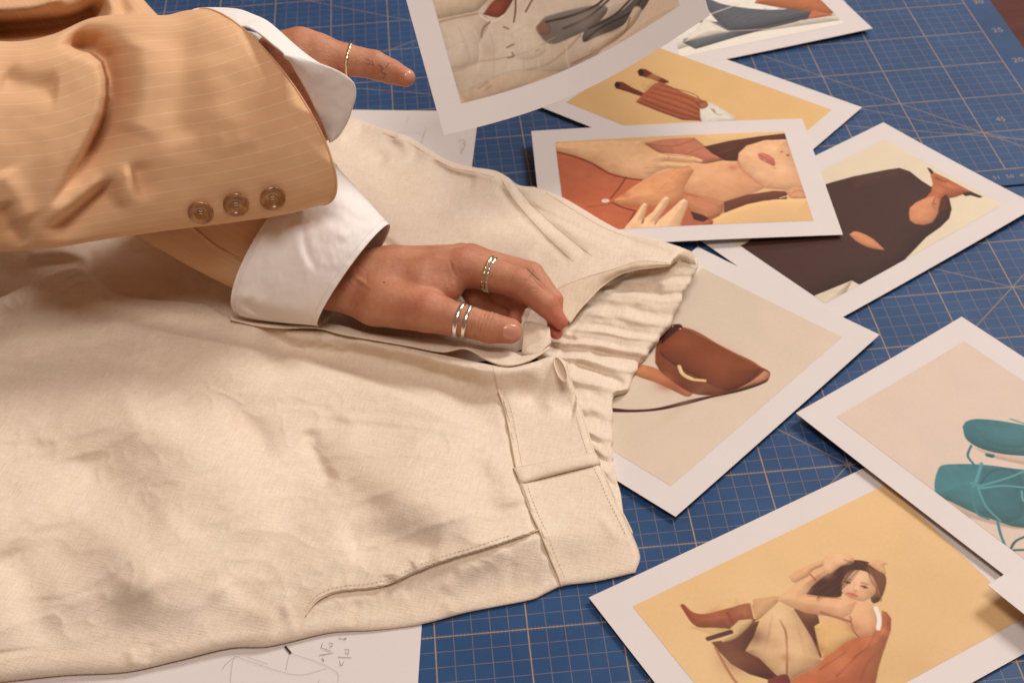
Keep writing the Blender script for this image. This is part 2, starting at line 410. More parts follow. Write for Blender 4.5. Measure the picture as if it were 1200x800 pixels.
# ------------------------------------------------------------------ print painting
def lin(c):
    c = np.array(c, float)/255; return np.where(c <= 0.04045, c/12.92, ((c+0.055)/1.055)**2.4)
GAIN = np.array([0.95, 0.985, 1.01])
class Picture:
    def __init__(s, w, h, frame, base, ppc=38):
        'w, h in cm; frame maps a photo pixel to local cm'
        s.W, s.H = int(w*ppc), int(h*ppc); s.ppc = ppc; s.frame = frame
        s.a = np.zeros((s.H, s.W, 3)); s.a[:] = np.array(base, float)
        q0 = np.array(frame((800, 300))); q1 = np.array(frame((806, 310))); s.ldir = (q0-q1)/np.linalg.norm(q0-q1); s.ldir = -s.ldir*-1
        yy, xx = np.mgrid[0:s.H, 0:s.W]; s.xx = xx+0.5; s.yy = yy+0.5
    def loc(s, pts, raw=False):
        return np.array([s.frame(p) for p in pts])*s.ppc
    def cover(s, P, soft):
        lo = np.floor(P.min(0)-3*soft-2).astype(int); hi = np.ceil(P.max(0)+3*soft+2).astype(int)
        x0, y0 = max(lo[0], 0), max(lo[1], 0); x1, y1 = min(hi[0], s.W), min(hi[1], s.H)
        if x1 <= x0 or y1 <= y0: return None
        X = s.xx[y0:y1, x0:x1]; Y = s.yy[y0:y1, x0:x1]
        ins = np.zeros(X.shape, bool); D = np.full(X.shape, 1e9); NXv = np.zeros(X.shape); NYv = np.zeros(X.shape)
        n = len(P)
        for i in range(n):
            a, b = P[i], P[(i+1) % n]
            if a[1] != b[1]:
                c = ((a[1] > Y) != (b[1] > Y)) & (X < (b[0]-a[0])*(Y-a[1])/(b[1]-a[1])+a[0]); ins ^= c
            d = b-a; l2 = d@d+1e-9; t = np.clip(((X-a[0])*d[0]+(Y-a[1])*d[1])/l2, 0, 1)
            ex = X-a[0]-t*d[0]; ey = Y-a[1]-t*d[1]; r_ = np.hypot(ex, ey); m_ = r_ < D; D = np.where(m_, r_, D); NXv = np.where(m_, ex, NXv); NYv = np.where(m_, ey, NYv)
        s.in_D = D; s.in_n = (NXv/(D+1e-6), NYv/(D+1e-6)); sd = np.where(ins, D, -D); w = max(soft, 0.7)
        k = np.clip(sd/(2*w)+0.5, 0, 1); return (y0, y1, x0, x1), k*k*(3-2*k), X, Y
    def put(s, r, c, al):
        y0, y1, x0, x1 = r; A = s.a[y0:y1, x0:x1]; A += (np.array(c, float)-A)*al[..., None]
    def poly(s, pts, c, soft=0.8, alpha=1.0, smooth=True, c2=None, ang=0, rib=0, form=0.30):
        P = s.loc(pts)
        if smooth and len(P) > 3: P = catmull(np.vstack([P, P[:1]]), len(P)*6)[:-1]
        q = s.cover(P, soft)
        if q is None: return
        r, al, X, Y = q; col = np.array(c, float)
        if c2 is not None:
            t = X*math.cos(ang)+Y*math.sin(ang); t = (t-t.min())/(t.max()-t.min()+1e-9); col = col*(1-t[..., None])+np.array(c2, float)*t[..., None]
        ext = P.max(0)-P.min(0); rad = float(np.clip(0.13*math.sqrt(ext[0]*ext[1]+1), 2.5, 26))
        lit = s.in_n[0]*s.ldir[0]+s.in_n[1]*s.ldir[1]          # > 0 on the side away from the printed light
        fs = 1-form*np.exp(-(s.in_D/rad))*(0.35+0.65*np.clip(lit+0.3, 0, 1.3))+0.10*np.exp(-(s.in_D/rad))*np.clip(-lit, 0, 1)
        col = col*np.stack([fs**0.92, fs, fs**1.02], -1)
        if rib:
            t = X*math.cos(ang+1.57)+Y*math.sin(ang+1.57)+3*gnoise(X/30, Y/30); col = col*(1+0.10*np.sin(t*2*math.pi/rib))[..., None]
        col = col*(1+(0.045 if form > 0 else 0.0)*fbm(X/22, Y/22, 3))[..., None] if np.ndim(col) > 1 else col*(1+0.03*gnoise(X/14, Y/14))[..., None]
        y0, y1, x0, x1 = r; A = s.a[y0:y1, x0:x1]; A += (col-A)*(al*alpha)[..., None]
    def line(s, pts, w, c, soft=0.8, alpha=1.0):
        'w in photo pixels'
        P = catmull(s.loc(pts), 10*len(pts)); w = w*s.ppc/18/2
        lo = np.floor(P.min(0)-w-3*soft-2).astype(int); hi = np.ceil(P.max(0)+w+3*soft+2).astype(int)
        x0, y0 = max(lo[0], 0), max(lo[1], 0); x1, y1 = min(hi[0], s.W), min(hi[1], s.H)
        if x1 <= x0 or y1 <= y0: return
        X = s.xx[y0:y1, x0:x1]; Y = s.yy[y0:y1, x0:x1]; D, _ = pdist(X, Y, P)
        k = np.clip((w-np.abs(D))/(2*max(soft, 0.7))+0.5, 0, 1); s.put((y0, y1, x0, x1), c, k*k*(3-2*k)*alpha)
    def soft(s, c, r, col, alpha=0.5, r2=None):
        'soft elliptical dab; c and r in photo pixels'
        q = s.loc([c])[0]; a = r*s.ppc/18; b = (r2 or r)*s.ppc/18; m = 2.4*max(a, b)
        x0, y0 = max(int(q[0]-m), 0), max(int(q[1]-m), 0); x1, y1 = min(int(q[0]+m)+1, s.W), min(int(q[1]+m)+1, s.H)
        if x1 <= x0 or y1 <= y0: return
        X = s.xx[y0:y1, x0:x1]-q[0]; Y = s.yy[y0:y1, x0:x1]-q[1]
        s.put((y0, y1, x0, x1), col, alpha*np.exp(-(X/a)**2-(Y/b)**2))
    def strands(s, a, b, n, spread, c0, c1, w=0.8, alpha=0.6):
        'n fine lines from a to b fanned by spread (photo pixels)'
        for k in range(n):
            t = (k+rng.rand()*0.6)/n-0.5; j = rng.randn(2)*0.6
            m = ((a[0]+b[0])/2+j[0]+spread*t*0.9, (a[1]+b[1])/2+spread*t*0.9+j[1])
            s.line([(a[0]+spread*t*0.3, a[1]+spread*t*0.7), m, (b[0]+j[0], b[1]+spread*t)], w, c0 if rng.rand() < 0.6 else c1, 0.8, alpha*(0.5+0.5*rng.rand()))
    def fade(s, f):
        u = s.xx/s.W; v = s.yy/s.H; s.a *= f(u, v)[..., None]
    def image(s, name):
        im = bpy.data.images.new(name, s.W, s.H, alpha=False)
        buf = np.ones((s.H, s.W, 4), np.float32)
        a = s.a
        for _ in range(2): a = (np.roll(a, 1, 0)+2*a+np.roll(a, -1, 0))/4; a = (np.roll(a, 1, 1)+2*a+np.roll(a, -1, 1))/4
        a[0] = a[1]; a[-1] = a[-2]; a[:, 0] = a[:, 1]; a[:, -1] = a[:, -2]
        a = a*(1+0.014*fbm(s.xx/90, s.yy/90, 2)+0.012*gnoise(s.xx/9, s.yy/9))[..., None]; lu = a.mean(-1, keepdims=True); a = lu+(a-lu)*1.04; a = (a-150)*1.06+150; s.a = a
        c = np.clip(s.a*GAIN+rng.randn(s.H, s.W, 1)*1.6, 0, 255)/255
        buf[..., :3] = c; im.pixels.foreach_set(buf.ravel()); im.update(); im.pack(); return im

def print_sheet(name, A, e, g, W, H, z, label, base, paint, cat='photo print', border=1.72, ny=14, nx=20, sag=None, pictured=True, group='photo prints spread over the mats', name2='picture'):
    'A: corner (3D cm), e: unit along W, g: unit along H; z(s, t) adds height'
    A = np.array(A, float); e = np.array(e, float); g = np.array(g, float); nrm = np.cross(e, g)
    if nrm[2] < 0: nrm = -nrm
    root = empty(name, A+e*W/2+g*H/2, label, cat, group)
    def pt(x, y, off=0.0):
        return A+e*x+g*y+np.array([0, 0, 1.0])*z(x/W, y/H)+nrm*off
    def sheet(x0, x1, y0, y1, off, th, nm, mat, ny, nx):
        xs = np.linspace(x0, x1, nx); ys = np.linspace(y0, y1, ny); V = []; uv = []
        for y in ys:
            for x in xs: V.append(pt(x, y, off)); uv.append(((x-x0)/(x1-x0), (y-y0)/(y1-y0)))
        Fc = gridfaces(ny, nx)
        a, b_, c, d = [np.array(V[k]) for k in Fc[0]]
        if np.cross(b_-a, c-a)@nrm < 0: Fc = Fc[:, ::-1]
        o = mesh(nm, V, Fc, mat, root, True, uv)
        if th: solid(o, th)
        return o
    sheet(0, W, 0, H, 0.0, 0.035, 'paper_sheet', M['paper'], ny, nx)
    if pictured:
        Mx = np.stack([e, g], 1)
        def frame(p):
            # ray of the pixel with the sheet's (flat) plane, in cm from the picture's corner
            d = (p[0]-600)/F*RM[:, 0]-(p[1]-400)/F*RM[:, 1]+FWD
            zm = np.array([0, 0, float(z(0.5, 0.5))]) ; A_ = A+zm
            P = CAM
            for _ in range(3):
                t = ((A_-CAM)@nrm)/(d@nrm); P = CAM+d*t; q = np.linalg.lstsq(Mx, P-A, rcond=None)[0]
                A_ = A+np.array([0, 0, float(z(min(max(q[0]/W, 0), 1), min(max(q[1]/H, 0), 1)))])
            q = np.linalg.lstsq(Mx, P-A_, rcond=None)[0]
            return (q[0]-border, q[1]-border)
        pic = Picture(W-2*border, H-2*border, frame, base)
        paint(pic)
        im = pic.image(name+'_print')
        sheet(border, W-border, border, H-border, 0.012, 0, name2, picmat(name+'_picture', im), ny, nx)
    return root
def rect(pa, pb, z, side, lenA, lenB):
    'corner pixel, pixel on its edge, plane height, side sign'
    A = U(*pa, z); B = U(*pb, z); e = (B-A)/np.linalg.norm(B-A); g = np.cross([0, 0, 1], e)*side
    return A, e, g, lenA, lenB
def flat(h, c=(0, 0, 0, 0), warp=0.0):
    'sheet height with a small lift at its four corners (00, W0, WH, 0H)'
    return lambda s, t: h+c[0]*((1-s)*(1-t))**2+c[1]*(s*(1-t))**2+c[2]*(s*t)**2+c[3]*((1-s)*t)**2+warp*math.sin(math.pi*s)*math.sin(math.pi*t)

SK = (226, 172, 128); SKD = (196, 130, 92)
# sheet 2: grey trousers, top right
def paint2(p):
    p.poly([(790, 60), (840, 44), (985, 24), (970, 8), (940, -10), (990, -60), (700, 30)], (238, 226, 210), smooth=False)
    p.poly([(812, 22), (838, 26), (900, 20), (958, 14), (950, 22), (900, 34), (862, 44), (815, 58), (800, 50), (802, 46), (840, 38)], (112, 112, 116), 1.2, smooth=False)
    p.poly([(820, -6), (850, 6), (905, 12), (960, 8), (958, 16), (930, 24), (860, 36), (836, 20)], (102, 103, 108), 1.2)
    p.poly([(826, 22), (856, 38), (843, 40), (800, 50), (806, 46)], (236, 222, 204), 1, smooth=False)
    p.poly([(884, 4), (930, 12), (976, 16), (960, -8), (900, -12)], (190, 118, 80), 1.2)
    p.poly([(952, 12), (976, 18), (966, 20), (948, 22)], (196, 118, 84), 1)
    p.line([(830, 18), (880, 0)], 2, (225, 214, 198)); p.line([(852, 37), (910, 33), (940, 24)], 1.6, (214, 196, 168))
    for k in range(5): p.line([(850+k*14, 28-k*2), (880+k*18, 12-k)], 1.3, (78, 78, 84), 1.2, 0.6)
    for k in range(4): p.line([(815, 55-k*2.2), (862, 42-k*2)], 1, (140, 140, 142), 1.0, 0.6)
A, e, g, W, H = rect((1022, 38), (858, 70), 0.12, -1, 21, 14.8)
if (PX(A+g*5)[1] > 38): g = -g
print_sheet('photo_print', A, e, g, W, H, flat(0.12, (0.25, 0, 0, 0.2)), 'print of grey trousers on white, at the top edge beside bare mat', (238, 226, 208), paint2)

# sheet 3: pleated skirt and boots on yellow
def paint3(p):
    p.fade(lambda u, v: 1-0.05*u)
    for dx, dy in ((0, 0), (27, -15)):
        p.poly([(722+dx, 97+dy), (728+dx, 96+dy), (741+dx, 103+dy), (757+dx, 111+dy), (752+dx, 113+dy), (736+dx, 108+dy), (726+dx, 105+dy), (722+dx, 104+dy)], (120, 52, 34), 0.9)
    p.poly([(720, 100), (723, 96), (727, 99), (723, 104)], (52, 24, 20), 0.8); p.poly([(747, 84), (751, 81), (755, 86), (750, 89)], (52, 24, 20), 0.8)
    p.poly([(755, 109), (768, 98), (774, 96), (800, 108), (824, 118), (826, 124), (824, 142), (800, 141), (772, 131), (745, 120)], (172, 96, 64), 0.9, smooth=False)
    for k in range(5):
        p.line([(752+k*5.5, 117-k*4.2), (790+k*6, 131-k*5), (823, 140-k*4.4)], 1.6, (118, 58, 40), 1.0, 0.8)
        p.line([(754+k*5.5, 120-k*4.2), (790+k*6, 134-k*5), (823, 143-k*4.4)], 1.1, (204, 132, 92), 1.0, 0.7)
    p.poly([(755, 108), (775, 92), (766, 86), (752, 98)], (214, 168, 108), 1.2, 0.5)
    p.poly([(820, 122), (830, 120), (856, 134), (862, 142), (846, 145), (824, 144)], (232, 220, 204), 1.0)
    p.line([(833, 127), (840, 134), (846, 135)], 1.2, (150, 122, 96)); p.line([(838, 132), (836, 128)], 1.2, (120, 90, 70))
    p.poly([(816, 120), (826, 118), (830, 124), (822, 128)], (150, 80, 50), 1, 0.8)
A, e, g, W, H = rect((1010, 128), (790, 50), 0.1, -1, 21, 14.8)
if (PX(A+g*5)[1] < 128): g = -g
print_sheet('photo_print', A, e, g, W, H, flat(0.16), 'yellow print showing brown pleated skirt and boots, below the curled print held in the air', (228, 184, 128), paint3)

# sheet 5: black knit
def paint5(p):
    p.fade(lambda u, v: 1+0.02*u-0.03*v)
    p.poly([(860, 292), (876, 284), (900, 262), (900, 240), (974, 214), (1000, 207), (1040, 199), (1054, 197), (1066, 201), (1080, 212), (1091, 219), (1100, 221), (1112, 232), (1115, 245), (1112, 256), (1102, 266), (1085, 278), (1068, 296), (1052, 312), (1040, 318), (1018, 332), (1006, 333), (999, 329), (945, 352), (900, 330)], (76, 50, 42), 0.9, smooth=False, rib=7, ang=0.35)
    p.poly([(945, 350), (999, 328), (978, 368), (966, 366)], (223, 204, 178), 0.9, smooth=False)
    p.poly([(1000, 207), (1052, 198), (1068, 203), (1040, 214), (1005, 222)], (94, 64, 54), 4, 0.4)
    def Q(*pts): return [(860+x/4, 180+y/4) for x, y in pts]
    p.poly(Q((925, 84), (945, 92), (1000, 118), (1060, 150), (1112, 178), (1086, 186), (1040, 204), (1002, 212), (984, 240), (962, 270), (946, 300), (930, 324), (890, 336), (850, 331), (824, 314), (818, 284), (824, 254), (850, 230), (900, 206), (922, 182), (932, 140), (922, 104)), (192, 114, 76), 1.0, smooth=False, form=.28)
    p.poly(Q((822, 258), (850, 232), (904, 206), (940, 200), (964, 216), (962, 262), (944, 302), (928, 322), (890, 334), (850, 329), (826, 312)), (214, 146, 106), 1.8, smooth=False, form=.2)
    p.soft(Q((880, 270))[0], 8, (224, 158, 118), .6); p.soft(Q((960, 120))[0], 6, (160, 86, 54), .7, 4); p.soft(Q((1010, 150))[0], 7, (214, 138, 98), .6, 4); p.soft(Q((960, 170))[0], 6, (206, 130, 92), .6); p.soft(Q((940, 236))[0], 2.4, (120, 62, 44), .7, 1.5)
    p.poly(Q((905, 66), (922, 72), (936, 88), (924, 98), (914, 82)), (60, 34, 26), .9, smooth=False); p.line(Q((944, 112), (985, 132), (1000, 128)), 1.8, (124, 60, 38), .9, .8); p.line(Q((950, 140), (1000, 165), (1060, 168)), 1.4, (146, 78, 50), 1, .7)
    p.poly(Q((1070, 188), (1110, 178), (1166, 202), (1150, 208), (1110, 196), (1084, 200)), (62, 40, 32), .9, smooth=False, form=0)
    p.line(Q((944, 206), (930, 244), (948, 260)), 1.2, (150, 84, 58), 1, .8)
    p.poly([(1103, 232), (1109, 228), (1112, 246), (1100, 250)], (94, 50, 40), 1.0)
    p.poly([(995, 275), (1002, 271), (1020, 278), (1034, 290), (1036, 293), (1018, 290), (1004, 283)], (218, 146, 106), 0.9)
A, e, g, W, H = rect((1035, 145), (1200, 238), 0.1, 1, 14.8, 21)
if (PX(A+g*5)[0] > 1035): g = -g
print_sheet('photo_print', A, e, g, W, H, flat(0.12, (0, 0.3, 0.1, 0)), 'print of a person in a dark ribbed knit top', (228, 208, 180), paint5)

# sheet 6: brown bag
def paint6(p):
    p.fade(lambda u, v: 1.0-0.03*v)
    p.poly([(700, 478), (716, 478), (740, 480), (770, 478), (810, 468), (840, 462), (870, 455), (896, 446), (901, 440), (899, 447), (870, 458), (834, 466), (800, 475), (770, 481), (735, 483), (700, 481)], (84, 46, 36), 0.8)
    p.poly([(742, 438), (750, 428), (770, 432), (790, 446), (812, 460), (806, 465), (790, 458), (768, 448), (750, 442)], (186, 112, 78), 1.0, c2=(206, 140, 100), ang=0.5)
    p.poly([(768, 425), (769, 408), (776, 392), (784, 382), (794, 380), (800, 384), (803, 384), (850, 408), (892, 430), (902, 436), (900, 444), (880, 452), (858, 458), (834, 463), (812, 461), (790, 448), (775, 436)], (122, 68, 46), 1.0, c2=(140, 80, 54), ang=0.6)
    p.poly([(784, 382), (797, 380), (800, 385), (784, 396), (775, 403), (778, 392)], (74, 38, 34), 0.9)
    p.poly([(775, 404), (784, 396), (803, 384), (850, 408), (892, 431), (878, 446), (862, 455), (846, 456), (826, 446), (795, 430), (782, 422), (774, 414)], (138, 76, 48), 1.0, c2=(128, 68, 44), ang=0.7)
    p.line([(774, 413), (782, 421), (796, 430), (828, 447), (848, 456), (864, 454), (880, 445)], 1.6, (84, 42, 30), 0.9)
    p.line([(803, 384), (850, 408), (893, 431)], 1.6, (176, 110, 76), 0.9, 0.8)
    p.poly([(896, 434), (902, 438), (898, 445), (874, 453), (864, 456), (880, 447)], (198, 138, 108), 1)
    for c_, r_, k_, a_ in (((800, 400), 18, (152, 88, 58), .5), ((840, 425), 22, (150, 86, 56), .45), ((868, 440), 12, (120, 64, 42), .5), ((790, 418), 10, (118, 64, 44), .5), ((800, 445), 14, (112, 60, 42), .5), ((840, 457), 10, (144, 84, 60), .5), ((778, 445), 12, (204, 132, 96), .5), ((780, 452), 10, (150, 84, 58), .35)): p.soft(c_, r_, k_, a_)
    p.soft((800, 475), 40, (200, 174, 150), .35, 8)
    p.line([(796, 429), (800, 438), (810, 444), (826, 446)], 4.4, (222, 190, 138), 0.8); p.line([(797, 430), (802, 438), (812, 443)], 1.2, (244, 222, 176), 0.8)
    for q in ((788, 382), (797, 385)): p.line([q, (q[0]+0.8, q[1]+0.4)], 1.8, (226, 200, 176), 0.7)
A, e, g, W, H = rect((1030, 397), (789, 611), 0.1, 1, 21, 14.8)
if (PX(A+g*5)[1] > 397): g = -g
print_sheet('photo_print', A, e, g, W, H, flat(0.22, (0.15, 0.05, 0, 0)), 'print of a brown leather bag on beige, its left half under the trouser waistband', (221, 199, 176), paint6)

# sheet 4: hands at a neck, lying on top of the others
def paint4(p):
    def Q(*pts): return [(640+x/3.75, 140+y/3.75) for x, y in pts]
    SH, SHD, SKN, HA, CO = (190, 106, 74), (150, 78, 54), (236, 182, 138), (92, 52, 38), (226, 158, 112)
    p.poly(Q((20, 120), (360, 230), (460, 250), (640, 330), (780, 370), (760, 440), (700, 520), (20, 560)), SH, .9, smooth=False, form=.1)
    p.poly(Q((660, 60), (1200, 30), (1200, 120), (900, 120), (700, 130)), (226, 182, 130), 1, smooth=False, form=0)
    p.poly(Q((430, 104), (520, 88), (650, 80), (700, 118), (790, 178), (700, 196), (560, 180), (480, 140)), (200, 128, 98), 1.0, smooth=False, form=.3)
    p.line(Q((600, 160), (700, 120)), 1.2, (160, 92, 68), 1, .8); p.line(Q((440, 108), (560, 118), (650, 90)), 2.4, (150, 84, 62), 2, .5)
    p.poly(Q((520, 280), (620, 205), (780, 186), (846, 176), (900, 230), (962, 300), (900, 330), (782, 370), (640, 330)), (224, 164, 122), 1.2, smooth=False, form=.15)
    p.poly(Q((694, 120), (800, 96), (930, 76), (1052, 62), (1058, 92), (960, 96), (880, 118), (848, 146), (842, 184), (788, 182), (730, 150)), HA, 1.1, smooth=False, form=.15)
    p.strands(Q((1050, 78))[0], Q((760, 160))[0], 20, 12, (66, 36, 28), (140, 88, 64), .7, .55)
    p.poly(Q((846, 150), (880, 116), (960, 92), (1058, 88), (1120, 220), (1150, 300), (1060, 312), (964, 300), (910, 262), (868, 222), (842, 186)), SKN, 1.0, smooth=False, form=.22)
    p.line(Q((842, 180), (858, 216), (900, 254), (962, 298), (1040, 306)), 3.4, (196, 128, 92), 2.4, .6)
    for c_, r_, k_, a_ in (((900, 150), 9, (246, 200, 158), .6), ((1000, 130), 9, (248, 204, 164), .6), ((1040, 220), 10, (244, 198, 158), .5), ((940, 240), 8, (244, 196, 154), .5), ((930, 275), 6, (204, 140, 104), .4), ((880, 170), 6, (222, 160, 122), .5), ((1100, 260), 8, (220, 160, 120), .5), ((700, 230), 14, (240, 186, 142), .6), ((790, 250), 14, (238, 182, 140), .5), ((820, 212), 6, (194, 110, 80), .6), ((860, 300), 12, (208, 146, 106), .5), ((740, 330), 12, (206, 142, 102), .5), ((660, 260), 8, (244, 192, 148), .5)):
        p.soft(Q(c_)[0], r_, k_, a_)
    p.poly(Q((930, 152), (950, 146), (978, 156), (1000, 172), (1008, 196), (998, 206), (980, 196), (952, 184), (936, 172)), (206, 122, 102), 1.0, smooth=False, form=.25); p.line(Q((936, 156), (972, 176), (1004, 202)), 1.0, (140, 68, 58), .8, .8); p.soft(Q((960, 182))[0], 2.2, (226, 152, 130), .7)
    p.soft(Q((1002, 214))[0], 2.6, (196, 130, 98), .6); p.soft(Q((1036, 143))[0], 1.5, (92, 40, 32), .9); p.soft(Q((1062, 158))[0], 1.9, (92, 40, 32), .95); p.soft(Q((1050, 140))[0], 4, (232, 176, 136), .4)
    p.poly(Q((782, 362), (880, 332), (1000, 314), (1060, 316), (1058, 350), (960, 356), (880, 374), (812, 404), (780, 410)), (116, 68, 50), 1.1, smooth=False, form=.2)
    p.strands(Q((1050, 334))[0], Q((800, 386))[0], 16, 8, (74, 40, 32), (158, 104, 78), .7, .55)
    p.poly(Q((1050, 316), (1090, 296), (1134, 300), (1150, 346), (1110, 352), (1072, 344)), (222, 162, 120), 1.0, smooth=False); p.line(Q((1078, 324), (1110, 312), (1138, 322)), 1.0, (160, 96, 68), .8, .8); p.line(Q((1026, 346), (1060, 336)), 1.5, (244, 222, 196), .7)
    p.poly(Q((730, 440), (800, 404), (880, 374), (1000, 352), (1160, 346), (1210, 440), (1210, 520), (700, 520), (712, 470)), (226, 182, 130), 1.0, smooth=False, form=0)
    p.poly(Q((600, 330), (700, 350), (782, 368), (776, 410), (740, 432), (700, 440), (640, 404), (600, 380)), (204, 138, 100), 1.2, smooth=False); p.poly(Q((560, 440), (640, 420), (700, 440), (736, 446), (716, 500), (560, 500)), (184, 106, 80), 1.2, smooth=False)
    p.poly(Q((634, 404), (690, 420), (716, 436), (690, 450), (650, 440)), (80, 46, 42), 1.4, smooth=False, form=0)
    for q_ in (((620, 326), (700, 340), (776, 362)), ((640, 350), (720, 366), (770, 384)), ((610, 344), (640, 380), (700, 404))): p.line(Q(*q_), 1.2, (170, 104, 76), 1.2, .6)
    # collar wing
    p.poly(Q((296, 356), (360, 312), (440, 256), (540, 222), (624, 204), (652, 222), (612, 290), (600, 340), (560, 372), (480, 386), (400, 376), (330, 372)), CO, 1.0, smooth=False, form=.22)
    for q_ in (((620, 214), (560, 250), (500, 310)), ((640, 236), (590, 290), (520, 330)), ((600, 300), (520, 320), (470, 318)), ((612, 330), (540, 352), (480, 358))): p.line(Q(*q_), 1.3, (196, 128, 88), 1.5, .6)
    p.soft(Q((440, 320))[0], 9, (238, 178, 132), .5); p.soft(Q((540, 270))[0], 7, (238, 178, 132), .5)
    # upper hand and forearm
    p.poly(Q((20, 108), (150, 100), (300, 94), (420, 96), (436, 112), (500, 148), (580, 154), (650, 164), (690, 180), (684, 190), (620, 190), (560, 184), (524, 184), (600, 194), (646, 204), (600, 216), (540, 214), (500, 226), (470, 242), (440, 262), (380, 258), (330, 246), (280, 232), (240, 208), (200, 186), (130, 158), (20, 132)), (240, 188, 142), 1.0, smooth=False, form=.2)
    for q_ in (((436, 112), (510, 150), (640, 166)), ((510, 182), (560, 186), (640, 190)), ((430, 214), (500, 214), (600, 218)), ((440, 236), (480, 236))): p.line(Q(*q_), 1.0, (180, 112, 78), .9, .75)
    p.line(Q((530, 150), (540, 166), (532, 182)), 1.0, (196, 132, 96), .9, .7); p.soft(Q((676, 180))[0], 2.4, (248, 214, 186), .8, 1.6)
    for c_, r_, k_, a_ in (((160, 128), 12, (246, 198, 154), .5), ((330, 150), 14, (246, 200, 156), .5), ((300, 210), 8, (206, 146, 104), .5), ((400, 200), 9, (244, 196, 152), .5), ((220, 176), 8, (210, 148, 106), .5), ((390, 244), 7, (208, 146, 104), .5)): p.soft(Q(c_)[0], r_, k_, a_)
    p.line(Q((20, 138), (130, 166), (200, 194), (240, 218), (284, 242), (340, 256), (420, 268)), 2.2, (96, 46, 34), 1.2, .9)
    # shirt front
    p.line(Q((352, 254), (318, 306), (284, 346)), 1.5, (96, 44, 32), .8); p.line(Q((290, 366), (340, 388), (392, 402)), 2.0, (96, 44, 32), .9); p.line(Q((392, 402), (370, 440), (342, 486)), 1.6, (110, 52, 38), .9); p.line(Q((180, 386), (240, 378), (262, 372)), 1.2, (140, 72, 52), .9)
    for c_, r_, k_, a_ in (((140, 230), 16, (206, 122, 88), .5), ((240, 270), 14, (206, 122, 88), .45), ((120, 330), 14, (172, 94, 64), .5), ((270, 430), 12, (200, 116, 84), .5), ((340, 330), 8, (170, 92, 64), .5), ((200, 440), 10, (168, 90, 62), .5)): p.soft(Q(c_)[0], r_, k_, a_)
    p.line(Q((258, 358), (265, 358)), 8.0, (238, 218, 196), .8); p.line(Q((258, 357), (263, 358)), 3, (214, 184, 156), .8); p.soft(Q((276, 368))[0], 2.5, (120, 62, 44), .6)
    # lower hand
    p.poly(Q((330, 500), (356, 460), (392, 420), (418, 378), (432, 366), (444, 376), (440, 400), (426, 440), (470, 404), (508, 352), (526, 338), (542, 346), (536, 372), (496, 430), (486, 448), (540, 404), (590, 356), (608, 348), (624, 360), (618, 392), (600, 440), (576, 500), (560, 520), (330, 520)), (244, 198, 154), .9, smooth=False, form=.22)
    for c_ in ((434, 374), (526, 348), (604, 358)): p.soft(Q(c_)[0], 2.6, (250, 218, 192), .85, 1.8)
    for q_ in (((440, 400), (428, 440)), ((536, 374), (488, 446)), ((620, 384), (590, 460))): p.line(Q(*q_), 1.6, (196, 128, 92), 1.2, .7)
    p.soft(Q((470, 470))[0], 10, (248, 204, 162), .5); p.soft(Q((388, 470))[0], 6, (222, 164, 122), .5); p.line(Q((428, 440), (422, 456)), 2.2, (120, 64, 46), 1, .8); p.line(Q((486, 448), (478, 460)), 1.8, (150, 88, 62), 1, .8)
A, e, g, W, H = rect((940, 139), (625, 158), 0.75, 1, 21, 14.8)
if (PX(A+g*5)[1] < 139): g = -g
print_sheet('photo_print', A, e, g, W, H, lambda s, t: 0.0+0.35*s*s-0.22*t+0.2*math.sin(math.pi*s), 'print of two hands at a neck below pink lips, on top of other prints', (226, 182, 130), paint4)

